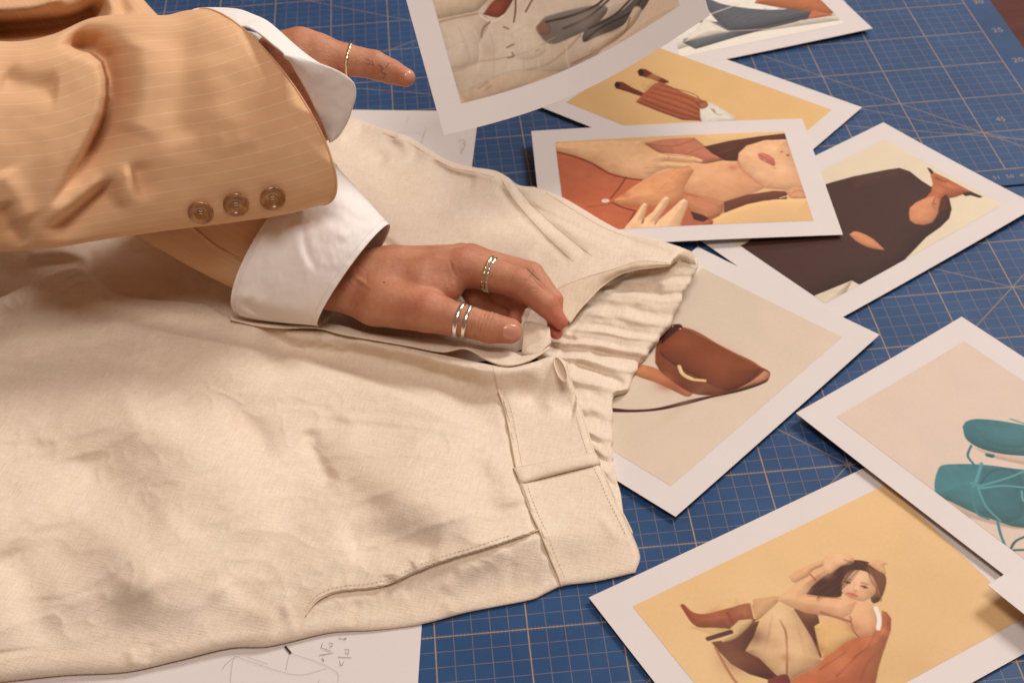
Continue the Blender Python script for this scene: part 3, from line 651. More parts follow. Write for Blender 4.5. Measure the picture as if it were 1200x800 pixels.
# sheet 8: seated woman on yellow
def paint8(p):
    p.fade(lambda u, v: 1.0-0.03*v+0.02*u)
    p.poly([(806, 735), (860, 700), (868, 716), (850, 744)], (226, 186, 122), 3, 0.4)
    p.poly([(797, 709), (800, 707), (812, 717), (826, 719), (855, 712), (880, 707), (886, 726), (872, 733), (864, 740), (852, 736), (838, 735), (815, 733)], (160, 86, 58), 0.9, c2=(138, 70, 50), ang=0.4)
    p.line([(852, 718), (862, 734)], 3, (110, 52, 40), 1.5, 0.7); p.line([(870, 714), (866, 736)], 3, (112, 54, 40), 1.5, 0.6)
    p.poly([(889.7, 726.8), (868.7, 733.3), (864.0, 742.7), (847.7, 749.7), (833.7, 752.0), (841.1, 761.3), (857.0, 777.7), (878.0, 789.3), (903.7, 796.8), (922.3, 801.0), (910.7, 784.7), (889.7, 770.7), (873.3, 761.8), (882.7, 746.2)], (92, 46, 36), 1.0, smooth=False)
    p.poly([(866, 726), (882, 726), (864, 746), (846, 752), (848, 744)], (228, 194, 142), 1.0, 0.9); p.line([(830, 748), (856, 740)], 5, (62, 34, 30), 1.0)
    p.line([(838, 758), (856, 790), (868, 806)], 2.4, (164, 96, 66), 1.0)
    p.poly([(882, 702), (910, 698), (915, 700), (900, 716), (886, 726)], (206, 150, 106), 1.0); p.line([(880, 706), (884, 724)], 1.6, (230, 190, 140), 0.8)
    # jacket (rust)
    p.poly([(962.5, 773.5), (973.7, 763.7), (990.0, 752.0), (1004.0, 746.2), (1022.7, 742.7), (1033.1, 733.3), (1033.1, 714.7), (1039.0, 717.0), (1044.1, 724.0), (1043.6, 738.0), (1035.5, 761.3), (1029.7, 780.0), (1025.0, 803.3), (1022.7, 817.3), (920.0, 817.3), (924.7, 798.7), (929.3, 794.0), (952.7, 782.3)], (196, 116, 78), 1.0, smooth=False, c2=(176, 96, 62), ang=0.4)
    for a in ([(1028, 730), (1018, 756), (1000, 770)], [(1036, 758), (1018, 774), (1008, 796)], [(990, 764), (960, 784)], [(1010, 762), (980, 792)]): p.line(a, 2.0, (146, 76, 50), 1.6, 0.7)
    p.poly([(945, 700), (958, 720), (962, 770), (950, 770), (936, 740), (930, 714)], (96, 52, 38), 1.2)
    # top
    p.poly([(953.8, 733.3), (966.7, 725.2), (983.0, 723.1), (993.5, 733.3), (1004.5, 746.2), (990.0, 752.0), (976.0, 763.7), (963.2, 771.8), (957.8, 752.0)], (222, 176, 118), 1.0, smooth=False, form=.2)
    p.poly([(983.0, 721.7), (990.0, 702.5), (1013.3, 703.5), (1025.9, 710.0), (1028.3, 733.3), (1023.6, 741.7), (1004.5, 746.6), (993.5, 733.3)], (230, 172, 130), 1.0, smooth=False, form=.25)
    # trousers
    p.poly([(900.2, 717.0), (910.7, 710.0), (921.2, 708.1), (930.5, 713.5), (941.0, 729.8), (951.5, 747.3), (962.5, 773.5), (952.7, 782.3), (929.3, 794.0), (924.2, 801.0), (910.7, 791.7), (901.3, 782.3), (889.7, 770.7), (873.3, 762.5), (882.7, 746.2), (892.0, 728.7)], (224, 182, 138), 0.9, smooth=False, form=.3)
    p.line([(914, 726), (921, 742), (922, 800)], 2.0, (150, 98, 70), 1.2, 0.9); p.line([(905, 720), (900, 745), (894, 768)], 2, (196, 146, 106), 1.6, 0.7); p.line([(934, 730), (944, 770)], 2, (202, 156, 114), 1.6, 0.6)
    p.poly([(900, 795), (922, 790), (924, 812), (900, 812)], (120, 56, 50), 1.4)
    # hair
    p.poly([(944, 696), (956, 680), (976, 664), (1000, 656), (1022, 660), (1036, 672), (1038, 684), (1030, 704), (1022, 706), (1018, 690), (1004, 668), (988, 690), (984, 699), (960, 698)], (72, 38, 30), 0.9)
    p.poly([(1014, 664), (1036, 672), (1036, 690), (1028, 700), (1022, 690), (1018, 676)], (126, 74, 52), 1.5, 0.7)
    # face
    p.poly([(986, 684), (990, 674), (1000, 668), (1014, 669), (1024, 678), (1026, 692), (1020, 700), (1010, 704), (996, 700), (987, 694)], (236, 188, 148), 1.0)
    p.line([(989, 681), (996, 682.5)], 1.6, (98, 56, 42), 0.8); p.line([(1009, 686), (1016, 688.5)], 1.6, (98, 56, 42), 0.8)
    p.line([(989, 677.5), (997, 679)], 1.2, (130, 82, 60), 0.8, 0.8); p.line([(1009, 682), (1017, 684.5)], 1.2, (130, 82, 60), 0.8, 0.8)
    p.line([(1002, 684), (1000, 690), (1003, 692)], 1.2, (206, 140, 104), 1.0, 0.9); p.line([(993, 695), (998, 695.5), (1004, 698.5)], 2.4, (200, 88, 74), 0.8)
    # arms
    p.poly([(910.7, 703.0), (913.0, 698.8), (924.7, 690.2), (934.0, 680.8), (948.0, 672.7), (957.3, 667.5), (966.7, 659.8), (976.0, 662.2), (971.3, 670.3), (960.8, 678.5), (951.5, 686.7), (944.5, 696.0), (966.7, 698.8), (991.2, 701.6), (1004.0, 704.2), (997.0, 719.3), (985.3, 724.0), (966.7, 721.2), (943.3, 717.5), (924.7, 710.0)], (232, 176, 132), 0.9, smooth=False, form=.28)
    p.poly([(924.7, 675.0), (934.0, 668.5), (945.7, 662.9), (963.2, 656.8), (966.7, 661.5), (952.7, 668.0), (946.8, 675.0), (931.7, 682.5), (927.0, 680.1)], (228, 172, 130), 0.9, smooth=False)
    p.poly([(964, 656), (972, 650), (988, 648), (1000, 653), (999, 660), (986, 663), (974, 672), (966, 668)], (236, 184, 140), 0.9)
    p.poly([(1016, 660), (1026, 656), (1040, 660), (1036, 662), (1038, 672), (1028, 668)], (232, 178, 136), 0.9); p.line([(988, 655), (999, 659)], 1.2, (150, 88, 64), 0.8)
    p.line([(946, 698), (985, 701)], 1.3, (160, 100, 74), 1.0, 0.8); p.line([(962, 717), (996, 728)], 3, (130, 76, 56), 1.4, 0.8); p.line([(996, 722), (1000, 738), (1006, 746)], 1.6, (140, 86, 62), 1.0, 0.9)
    for c_, r_, k_, a_ in (((1020, 694), 6, (196, 138, 104), .55), ((992, 690), 4, (240, 168, 136), .6), ((1010, 694), 5, (238, 164, 132), .5), ((1000, 673), 6, (246, 206, 170), .6), ((1002, 688), 3, (244, 200, 164), .6), ((998, 700), 4, (214, 150, 116), .5), ((1022, 684), 4, (190, 130, 98), .5)): p.soft(c_, r_, k_, a_)
    for ex, ey in ((992.5, 682), (1012.5, 687.4)):
        p.line([(ex-3.8, ey-.4), (ex, ey-1.3), (ex+3.8, ey+.6)], 1.0, (74, 40, 32), 0.7, .9); p.soft((ex, ey+.2), 1.6, (52, 30, 26), .95); p.soft((ex-2.6, ey+.5), 1.0, (236, 214, 196), .6); p.soft((ex, ey-2.6), 4, (200, 142, 110), .45, 2)
    p.soft((999, 697), 3.4, (196, 84, 70), .75, 1.6); p.soft((1000, 700.5), 3, (190, 124, 94), .6, 1.2); p.soft((1002.5, 692.2), 1.6, (178, 108, 82), .7, 1)
    p.strands((1000, 662), (958, 696), 16, 16, (48, 26, 22), (112, 70, 52)); p.strands((1018, 664), (1032, 700), 10, 12, (70, 38, 28), (158, 104, 74)); p.strands((1010, 660), (984, 690), 8, 8, (44, 24, 20), (104, 62, 46))
    for c_, r_, k_, a_ in (((950, 716), 9, (190, 128, 92), .5), ((985, 713), 14, (240, 190, 148), .5), ((1010, 712), 10, (238, 186, 144), .5), ((1016, 722), 8, (236, 180, 138), .45), ((1002, 736), 7, (184, 122, 88), .5), ((940, 690), 7, (240, 190, 148), .5), ((968, 672), 6, (238, 188, 146), .5), ((985, 656), 6, (244, 200, 162), .5), ((972, 716), 7, (196, 136, 100), .35)): p.soft(c_, r_, k_, a_)
    for c_, r_, k_, a_ in (((912, 722), 10, (238, 202, 160), .6), ((930, 760), 12, (234, 196, 154), .5), ((903, 752), 8, (192, 146, 108), .5), ((920, 770), 5, (172, 124, 92), .6), ((895, 760), 8, (232, 192, 150), .5), ((950, 778), 8, (196, 150, 112), .5), ((978, 742), 10, (228, 184, 126), .6), ((962, 760), 6, (176, 128, 82), .6), ((1018, 748), 8, (214, 134, 96), .5), ((985, 776), 12, (216, 138, 100), .5), ((1008, 790), 12, (150, 80, 54), .4), ((1036, 740), 5, (222, 144, 106), .5)): p.soft(c_, r_, k_, a_)
    for c_, r_, k_, a_ in (((840, 722), 9, (178, 104, 74), .5), ((870, 716), 6, (184, 108, 78), .5), ((845, 731), 6, (110, 56, 42), .5), ((862, 772), 16, (116, 62, 48), .5), ((884, 745), 10, (64, 32, 28), .5)): p.soft(c_, r_, k_, a_)
    p.soft((900, 700), 40, (232, 198, 148), .35); p.soft((820, 780), 50, (234, 202, 154), .35); p.soft((1090, 690), 60, (216, 176, 122), .35); p.soft((1060, 780), 30, (206, 164, 112), .35)
    p.line([(1026, 712), (1030, 724), (1029, 736)], 4.4, (240, 226, 216), 0.9); p.line([(950, 673), (956, 680)], 1.2, (150, 70, 60), 0.8)
A, e, g, W, H = rect((690, 703), (1005, 553), 0.08, 1, 21, 14.8)
if (PX(A+g*5)[1] < 703): g = -g
print_sheet('photo_print', A, e, g, W, H, flat(0.1, (0.15, 0, 0, 0.1)), 'yellow print of a seated long-haired woman with her arms raised, nearest to the viewer', (229, 188, 138), paint8)

# sheet 7: blue-green sandals
def paint7(p):
    T1 = (82, 134, 138); T2 = (66, 112, 118)
    p.fade(lambda u, v: 1.0-0.02*v)
    p.poly([(1096, 572), (1110, 562), (1150, 560), (1200, 566), (1240, 580), (1240, 620), (1200, 620), (1180, 618), (1130, 604), (1102, 592)], (200, 166, 140), 5, 0.5)
    p.poly([(1140, 524), (1200, 536), (1240, 530), (1240, 548), (1170, 538)], (198, 166, 142), 4, 0.5)
    p.poly([(1128, 500), (1132, 494), (1144, 491), (1170, 493), (1200, 498), (1250, 505), (1250, 535), (1200, 534), (1170, 531), (1146, 524), (1132, 514)], T2, 0.9, c2=(86, 140, 142), ang=1.2)
    p.poly([(1140, 500), (1160, 498), (1200, 506), (1200, 524), (1160, 520)], (74, 120, 124), 5, 0.5)
    p.line([(1157, 533), (1163, 534)], 5, T2, 0.9); p.line([(1158, 534), (1162, 535)], 3, (46, 82, 86), 0.9)
    p.poly([(1097, 556), (1102, 546), (1112, 544), (1145, 544), (1180, 548), (1215, 556), (1215, 615), (1190, 617), (1165, 609), (1140, 600), (1115, 588), (1098, 580), (1095, 568)], T1, 0.9, c2=(64, 110, 116), ang=0)
    p.poly([(1150, 550), (1192, 552), (1200, 600), (1180, 612), (1152, 596)], (58, 104, 110), 5, 0.5)
    p.line([(1138, 522), (1134, 534), (1141, 544)], 2.4, T2, 0.8); p.line([(1150, 543), (1145, 560), (1141, 570)], 3.6, (96, 150, 152), 0.8)
    p.line([(1149, 566), (1162, 552), (1180, 549), (1192, 556)], 2.4, (56, 98, 104), 0.8); p.line([(1146, 570), (1180, 560), (1200, 552)], 2.4, (100, 152, 154), 0.8)
    p.line([(1148, 572), (1175, 569), (1200, 571)], 2.4, (100, 154, 156), 0.8); p.line([(1144, 566), (1140, 584), (1146, 602), (1158, 608)], 2.4, (74, 124, 128), 0.8)
    p.line([(1146, 572), (1156, 594), (1172, 610)], 2.4, (96, 148, 150), 0.8); p.line([(1138, 566), (1150, 570)], 4.4, (88, 142, 144), 0.9)
    p.line([(1169, 612), (1174, 630), (1183, 646), (1200, 656)], 2.6, (70, 118, 124), 0.8); p.line([(1183, 645), (1190, 634), (1202, 628)], 2.2, (52, 80, 84), 0.8); p.line([(1179, 652), (1186, 645), (1200, 644)], 2.4, (56, 84, 88), 0.8)
    p.line([(1184, 491), (1202, 497)], 2.2, (110, 150, 150), 0.8); p.line([(1197, 575), (1199, 586), (1206, 590)], 2.2, (110, 160, 160), 0.8)
A, e, g, W, H = rect((932, 490), (1123, 378), 0.25, 1, 14.8, 21)
if (PX(A+g*5)[0] < 932): g = -g
print_sheet('photo_print', A, e, g, W, H, flat(0.3, (0.15, 0.1, 0, 0)), 'print of blue-green strappy sandals, overlapping the seated-woman print', (222, 197, 178), paint7)

# sheet 9: only its blank corner shows
A, e, g, W, H = rect((1156, 690), (1200, 660), 1.1, -1, 21, 14.8)
if (PX(A+g*5)[1] < 690): g = -g
print_sheet('paper_card', A, e, g, W, H, lambda s, t: 0.9*(max(0, 1-s*2.2)**2)*0.4+0.0, 'blank white card corner lifting over the sandals and seated-woman prints at the right edge', (225, 205, 190), lambda p: None, cat='card', pictured=False, group=None)

# sheet 1: held in the air, bowed
def paint1(p):
    p.fade(lambda u, v: 1.0+0*u)
    p.poly([(505, 28), (562, 10), (600, -20), (700, -30), (760, -10), (730, 30), (690, 75), (640, 90), (600, 105), (545, 120), (528, 90)], (213, 190, 168), 2, smooth=False)
    p.poly([(505, 24), (560, 13), (590, -20), (480, -20)], (222, 196, 166), 1.5, smooth=False)
    p.poly([(510, 28), (540, 20), (566, 16), (572, 30), (562, 50), (560, 72), (526, 84), (514, 54)], (204, 180, 156), 4, 0.6)
    p.poly([(566, 17), (580, 0), (604, -10), (600, 2), (586, 20)], (136, 66, 46), 1.2); p.line([(562, 18), (576, 26), (590, 18)], 2, (226, 206, 182), 1)
    p.line([(509, 28), (530, 22), (560, 16)], 2, (150, 116, 88), 2.5, 0.7); p.line([(574, 26), (566, 34), (564, 44)], 2, (120, 92, 70), 1.2, 0.8)
    p.line([(604, -4), (604, 12), (602, 26)], 2.2, (110, 70, 46), 1.2, 0.9); p.line([(616, 14), (624, 0), (634, -10)], 2.2, (120, 84, 60), 1.2, 0.9)
    p.poly([(630, 30), (640, 20), (690, 8), (712, 10), (700, 28), (670, 44), (646, 52), (632, 42)], (130, 116, 106), 3)
    p.poly([(630, 40), (628, 32), (640, 26), (646, 36), (640, 42)], (138, 90, 66), 2, 0.8)
    p.line([(640, 26), (672, 18), (700, 6), (712, -6)], 3, (70, 50, 40), 1.4); p.line([(660, 34), (690, 20), (720, -6)], 3, (84, 64, 54), 1.8, 0.9)
    p.poly([(682, 44), (688, 32), (706, 24), (730, 12), (752, -8), (762, -4), (748, 18), (722, 34), (698, 44), (684, 50)], (92, 78, 70), 1.6)
    p.line([(684, 48), (706, 32), (740, 14), (756, -6)], 2.4, (44, 34, 30), 1.2); p.line([(690, 34), (720, 18), (746, -8)], 2.4, (56, 42, 36), 1.2)
    p.poly([(690, 48), (730, 30), (744, 8), (752, 12), (740, 32), (716, 50), (690, 62)], (208, 180, 150), 2)
    p.line([(670, 75), (700, 60), (732, 38), (738, 22)], 2.4, (148, 104, 74), 1.4, 0.8); p.line([(618, 82), (640, 76), (660, 62), (680, 42)], 2.2, (160, 124, 94), 2.0, 0.7)
    p.line([(560, 72), (580, 70), (620, 60), (650, 44)], 2.0, (170, 138, 110), 2.2, 0.7); p.line([(522, 80), (560, 74)], 1.8, (172, 140, 112), 2.0, 0.7)
    for c_, r_, k_, a_ in (((540, 50), 26, (226, 206, 184), .5), ((600, 80), 24, (222, 202, 180), .5), ((530, 70), 14, (192, 166, 142), .5), ((572, 60), 10, (186, 160, 134), .5), ((630, 66), 16, (200, 174, 148), .5), ((610, 34), 12, (228, 210, 188), .5), ((660, 60), 14, (190, 160, 134), .45), ((650, 36), 10, (108, 96, 90), .5), ((684, 24), 14, (146, 130, 118), .5), ((720, 26), 10, (70, 58, 52), .5), ((700, 50), 12, (220, 196, 168), .5), ((580, 8), 8, (156, 82, 58), .5), ((592, -4), 8, (110, 52, 38), .5), ((550, 95), 20, (198, 172, 146), .4)): p.soft(c_, r_, k_, a_)
    for k in range(9): p.line([(520+k*18, 30+k*3), (528+k*17, 52+k*2), (524+k*18, 84)], 1.6, (184, 158, 132) if k % 2 else (228, 210, 190), 2.2, .4)
    for a in ([(594, 56), (602, 52)], [(595, 68), (602, 66), (600, 62)], [(628, 60), (632, 58)], [(568, 106), (576, 101)], [(560, 104), (572, 96)], [(590, 32), (596, 34)]): p.line(a, 2.0, (140, 104, 80), 1.0, 0.8)
    p.poly([(600, 40), (622, 30), (640, 60), (610, 70)], (220, 200, 176), 5, 0.5); p.poly([(520, 60), (545, 50), (550, 75), (525, 80)], (216, 196, 172), 5, 0.5)
    p.poly([(540, 110), (600, 84), (680, 80), (760, 26), (800, 10), (790, 40), (700, 86), (620, 112), (550, 132)], (206, 174, 142), 5, 0.6)
A = U(520, 159, 12.0); B = U(832, 18, 15.5); e = (B-A)/np.linalg.norm(B-A)
r1 = U(520, 159, 0)-CAM; r2 = U(476, 0, 0)-CAM; n_ = np.cross(r1, r2); g = np.cross(n_, e); g /= np.linalg.norm(g)
if PX(A+g)[1] > 159: g = -g
g = g*0.75+np.array([0, 0.55, -0.25]); g = g-(g@n_)*n_/(n_@n_); g /= np.linalg.norm(g)
P1 = (A, e, g)
print_sheet('photo_print', A, e, g, np.linalg.norm(B-A), 17.5, lambda s, t: -1.35*math.sin(math.pi*min(max(s, 0), 1))**1.0, 'curled print of pale clothes hanging in the air at the top, beside the pointing finger', (214, 184, 158), paint1, border=1.75, nx=30)

# ------------------------------------------------------------------ sketch papers under the trousers
def sketch(name, corners, label, marks, ztop=0.05):
    c = np.array([U(u, v, ztop) for u, v in corners])
    root = empty(name, c.mean(0), label, 'sketch paper')
    n = 12; V = []; 
    for i in range(n):
        for j in range(n):
            s, t = j/(n-1), i/(n-1)
            p = (1-s)*(1-t)*c[0]+s*(1-t)*c[1]+s*t*c[2]+(1-s)*t*c[3]; p = p+[0, 0, 0.03*math.sin(5*s+3*t)+0.03]; V.append(p)
    o = mesh('paper_sheet', V, gridfaces(n, n), M['paper'], root); solid(o, 0.02)
    for mk in marks:
        pts, w = mk[0], mk[1]; z = ztop+0.075
        P = catmull(pts, max(6, 5*len(pts))) if len(pts) > 2 else catmull(pts, 6)
        tube('pencil_line', [U(a, b_, z) for a, b_ in P], w, M['pencil'] if w < 0.04 else M['marker'], root, n=4, flat=0.2)
    return root
M['pencil'] = simple('pencil_line', (0.50, 0.45, 0.43), 0.6); M['marker'] = simple('dark_marker', (0.05, 0.03, 0.025), 0.6)
def glyphs():
    L = []
    def q(x, y): return (260+x/5, 700+y/5)
    for s in ([(590, 265), (585, 290), (612, 300)], [(570, 335), (655, 320)], [(598, 372), (588, 350), (600, 365)], [(628, 262), (650, 268), (640, 285), (630, 280)], [(608, 300), (640, 312)],
              [(720, 300), (745, 305), (740, 325)], [(680, 345), (760, 350)], [(690, 370), (700, 395), (715, 372), (705, 392)], [(722, 318), (742, 332)], [(684, 232), (712, 240), (730, 232), (722, 246)]):
        L.append(([q(*a) for a in s], 0.018))
    for s in ([(80, 340), (62, 380), (50, 500)], [(80, 340), (250, 400), (450, 450), (620, 410)], [(405, 325), (560, 375), (680, 440), (680, 490)], [(395, 330), (375, 420)], [(150, 345), (270, 385)], [(560, 500), (575, 480)], [(0, 420), (30, 380), (80, 340)]):
        L.append(([q(*a) for a in s], 0.008))
    L.append(([q(370, 282), q(405, 325)], 0.06)); return L
sketch('sketch_sheet', [(-40, 640), (497, 690), (488, 830), (-60, 850)], 'white sheet with pencil lines and handwritten fractions, under the lower trouser edge', glyphs())
mk = []
def q8(x, y): return (380+x/4, 120+y/4)
for s in ([(395, 60), (388, 95)], [(378, 118), (384, 124)], [(340, 140), (450, 142), (455, 155)]): mk.append(([q8(*a) for a in s], 0.008))
for s in ([(640, 175), (662, 180), (650, 195)], [(636, 205), (655, 215), (640, 228), (650, 240)], [(634, 180), (640, 172)], [(660, 205), (664, 190)]): mk.append(([q8(*a) for a in s], 0.018))
sketch('sketch_sheet', [(330, 129), (520, 130), (516, 230), (300, 215)], 'pale pencil-marked sheet poking out behind the trousers, below the pointing finger', mk[:3], 0.04)
o2 = sketch('sketch_sheet', [(500, 149), (559, 147.5), (551, 212), (480, 214)], 'narrow pale sheet with a small handwritten mark, between the trousers and the curled print', mk[3:], 0.09)

# ------------------------------------------------------------------ the linen trousers
TR = empty('trousers', U(300, 500, 0), 'cream linen trousers laid open across the mat, waistband towards the prints', 'trousers')
def clothuv(P2):
    w = U(P2[..., 0], P2[..., 1], 1.5); a = math.radians(-20)
    return np.stack([w[..., 0]*math.cos(a)+w[..., 1]*math.sin(a), -w[..., 0]*math.sin(a)+w[..., 1]*math.cos(a)], -1)
def wrinkle(u, v, a=1.0):
    w = U(u, v, 1.5); x, y = w[..., 0], w[..., 1]
    wx = x+1.5*fbm(x/6, y/6, 2); wy = y+1.5*fbm(x/6+9, y/6-4, 2)
    h = 0.30*fbm(wx/8+3, wy/6, 3)+0.075*(1-np.abs(2.2*gnoise(wx/3.2, wy/2.4)))**3*np.clip(0.45+1.5*gnoise(x/7+5, y/7), 0, 1)+0.05*(1-np.abs(2.4*gnoise(wx/1.5+7, wy/1.9)))**3*np.clip(0.4+1.6*gnoise(x/5+2, y/5+8), 0, 1)
    h += 0.013*fbm(wx/0.9, wy/0.9, 2)
    return h*a
def edgeclus(n, k=0.35):
    t = np.linspace(0, 1, n); return t-(k/(2*math.pi))*np.sin(2*math.pi*t)

# --- lower (front) layer
F_top = [(-60, 372), (0, 349), (45, 328), (88, 314), (112, 326), (132, 343), (170, 350), (240, 357), (270, 372), (330, 385), (385, 388), (440, 399), (500, 412), (540, 420), (580, 428), (600, 430), (625, 424), (650, 417), (664, 424)]
F_bot = [(-60, 806), (0, 799), (75, 791), (148, 787), (207, 774), (270, 759), (315, 757), (387, 741), (440, 738), (495, 731), (545, 718), (580, 711), (625, 702), (640, 695), (658, 687), (700, 681), (745, 671)]
F_right = [(664, 424), (668, 444), (674, 460), (685, 494), (696, 530), (710, 560), (722, 587), (733, 608), (741, 625), (748, 642), (750.5, 655), (745, 671)]
NX, NY = 520, 300
Pf, s_, t_ = coons(F_top, F_bot, [(-60, 372), (-60, 806)], F_right, NY, NX, edgeclus(NY, 0.6))
# break up the clean outline a little
u, v = Pf[..., 0], Pf[..., 1]
Hf = tps([(-60, 380, 3.6), (0, 360, 3.6), (88, 320, 3.4), (132, 345, 3.0), (270, 375, 2.7), (400, 392, 2.6), (500, 412, 3.0), (600, 430, 3.3), (655, 420, 3.4),
          (-60, 560, 4.2), (100, 500, 3.6), (300, 450, 2.8), (450, 470, 2.1), (560, 500, 2.2), (620, 520, 2.1), (690, 510, 2.0), (700, 560, 1.7), (735, 620, 1.0), (740, 660, 0.8),
          (640, 620, 1.7), (540, 600, 2.6), (400, 560, 2.2), (250, 600, 3.0), (100, 640, 2.6), (-60, 700, 3.0), (60, 740, 2.3), (200, 730, 2.2), (330, 720, 1.8), (450, 700, 1.4), (560, 680, 1.2), (640, 680, 0.85),
          (480, 560, 2.9), (180, 480, 3.6), (620, 460, 2.5)])(u, v)
def C(pts, amp, *a, **k): crease(Hf, u, v, pts, amp*1.15, *a, **k)
C([(110, 372), (200, 391), (300, 411), (400, 438), (450, 456), (520, 488), (585, 512)], 0.55, 5, 70, 0.15, 0.1, p=1.3)
C([(110, 366), (200, 384), (300, 402), (400, 429), (450, 447), (520, 478)], -0.16, 14, 7, 0.1, 0.2)
C([(300, 378), (322, 398), (345, 410), (420, 416), (480, 428), (560, 454), (600, 474)], -0.95, 13, 24, 0.12, 0.25)
C([(600, 462), (640, 468), (676, 476)], -0.35, 24, 12, 0.3, 0.05)
C([(390, 396), (480, 414), (560, 434), (640, 430)], 0.5, 8, 16, 0.2, 0.1)
C([(352, 500), (374, 540), (412, 580), (470, 622), (540, 640)], -0.20, 26, 34, .2, .5)
for cr in ([(574, 520), (500, 500), (400, 488), (300, 470)], [(580, 555), (500, 560), (400, 590), (300, 600)], [(590, 590), (520, 610), (430, 640), (350, 650)], [(560, 540), (450, 530), (330, 540), (240, 560)], [(300, 430), (220, 450), (120, 500), (20, 520)], [(260, 620), (180, 640), (90, 690), (0, 700)], [(480, 450), (430, 480), (400, 520)], [(60, 400), (120, 430), (160, 480), (170, 540)]):
    C(cr, 0.085, 5, 16, .3, .4); C([(x_, y_-7) for x_, y_ in cr], -0.04, 7, 5, .3, .4)
C([(362, 500), (368, 530), (392, 570)], -0.22, 9, 12)
C([(368, 501), (420, 503), (474, 506)], 0.05, 2, 14, 0.1, 0.3)
C([(-40, 760), (30, 690), (90, 600), (150, 520), (200, 470)], -0.45, 32, 40, .3, .4)
C([(140, 720), (180, 650), (230, 560), (300, 500)], 0.40, 45, 55)
C([(250, 750), (280, 690), (318, 630), (350, 560), (360, 500)], -0.42, 30, 34, .25, .35)
C([(200, 620), (260, 560), (330, 520)], -0.22, 30, 30)
C([(380, 500), (440, 560), (500, 600), (580, 600)], 0.35, 34, 40)
C([(60, 470), (160, 500), (260, 560), (330, 640)], 0.28, 26, 34)
C([(160, 430), (250, 470), (330, 540)], -0.30, 22, 28)
C([(-40, 560), (40, 540), (120, 560), (200, 620)], -0.30, 26, 30)
C([(-40, 610), (40, 600), (130, 640), (200, 700)], 0.30, 26, 30)
C([(400, 640), (450, 630), (520, 640)], -0.25, 20, 20)
C([(250, 680), (280, 710), (330, 730)], 0.22, 12, 18)
C([(560, 380+140), (590, 560), (600, 600)], 0.2, 18, 14)
C([(520, 700), (560, 660), (600, 640)], 0.16, 14, 14)
C([(470, 700), (500, 680), (540, 668)], -0.12, 10, 10)
C([(0, 640), (30, 690), (60, 760)], -0.3, 24, 24)
C([(-60, 770), (0, 765), (60, 758)], -0.12, 3, 8, 0, 0.3)
C([(0, 430), (80, 415), (180, 440), (240, 500)], -0.35, 22, 26)
C([(-20, 380), (60, 360), (140, 372)], -0.35, 12, 14)
C([(90, 330), (130, 352), (200, 366), (260, 376)], 0.18, 8, 9)
for (x0, y0, x1, y1, a) in ((440, 400, 470, 430, .1), (495, 412, 520, 436, .12), (560, 432, 540, 452, -.12), (380, 470, 420, 500, .08), (520, 700, 530, 722, .12), (420, 700, 408, 735, -.12), (150, 756, 156, 785, .16), (178, 750, 170, 780, -.14), (330, 700, 345, 750, .14), (490, 655, 484, 664, .1), (466, 668, 462, 682, .12), (455, 672, 450, 688, -.1), (640, 640, 628, 690, .1), (600, 650, 596, 700, -.1), (700, 600, 728, 640, .08)):
    C([(x0, y0), ((x0+x1)/2+2, (y0+y1)/2), (x1, y1)], a, 6, 7, 0.3, 0.3)
POCK = [(633, 620), (600, 632), (560, 645), (520, 657), (490, 668), (462, 681), (440, 688), (400, 692), (382, 697), (368, 706), (358, 722)]
d, al = pdist(u, v, catmull(POCK, 40)); d = -d      # positive below the line
inr = (np.hypot(u-495, v-672) < 220)
env = np.clip(al/0.04, 0, 1)*np.clip((1-al)/0.12, 0, 1)
lip = np.where(d < 0, 0.20*np.exp(-(d/16)**2), -0.16*np.exp(-(d/7)**2))*env
Hf += np.where(inr, lip, 0)
SEAM = [(578, 436), (584, 456), (592, 480), (597, 503), (603, 535), (607, 556), (615, 580), (624, 603), (634, 624), (640, 640), (648, 660), (655, 676), (658, 687)]
ds, als = pdist(u, v, catmull(SEAM, 50))            # positive left of the seam
Hf += np.where(ds > 0, -0.14*np.exp(-(ds/5)**2), 0.07*np.exp(-(ds/14)**2))*np.clip(als/0.05, 0, 1)
wm = np.clip(-ds/20, 0, 1)                          # flatter on the waistband
Hf += wrinkle(u, v, 1.0)*(1-0.75*wm)
Hf = np.maximum(Hf, 0.7)
# rounded lower edge, tucked right edge, softly rolled top fold
bt = np.clip((1-t_)[:, None]/0.045, 0, 1); prof = np.sqrt(np.clip(1-(1-bt)**2, 0, 1))
rb = np.clip((1-t_)[:, None]/0.24, 0, 1); rb = rb*rb*(3-2*rb)
Hf = 0.10+(Hf-0.10)*prof*(0.38+0.62*rb)
rt = np.clip((1-s_)[None, :]/0.010, 0, 1); rp = np.sqrt(np.clip(1-(1-rt)**2, 0, 1))
low = np.clip((v-560)/60, 0, 1)                     # only the lower part of the right edge comes down to the mat
Hf = Hf-(1-rp)*(0.25*(1-low)+low*(Hf-0.1))
tt = np.clip(t_[:, None]/0.02, 0, 1); Hf -= 0.28*(1-np.sqrt(np.clip(1-(1-tt)**2, 0, 1)))
Hf -= 1.1*np.exp(-((u-88)/40)**2-((v-314)/10)**2)*0
Vf = U(u, v, Hf)
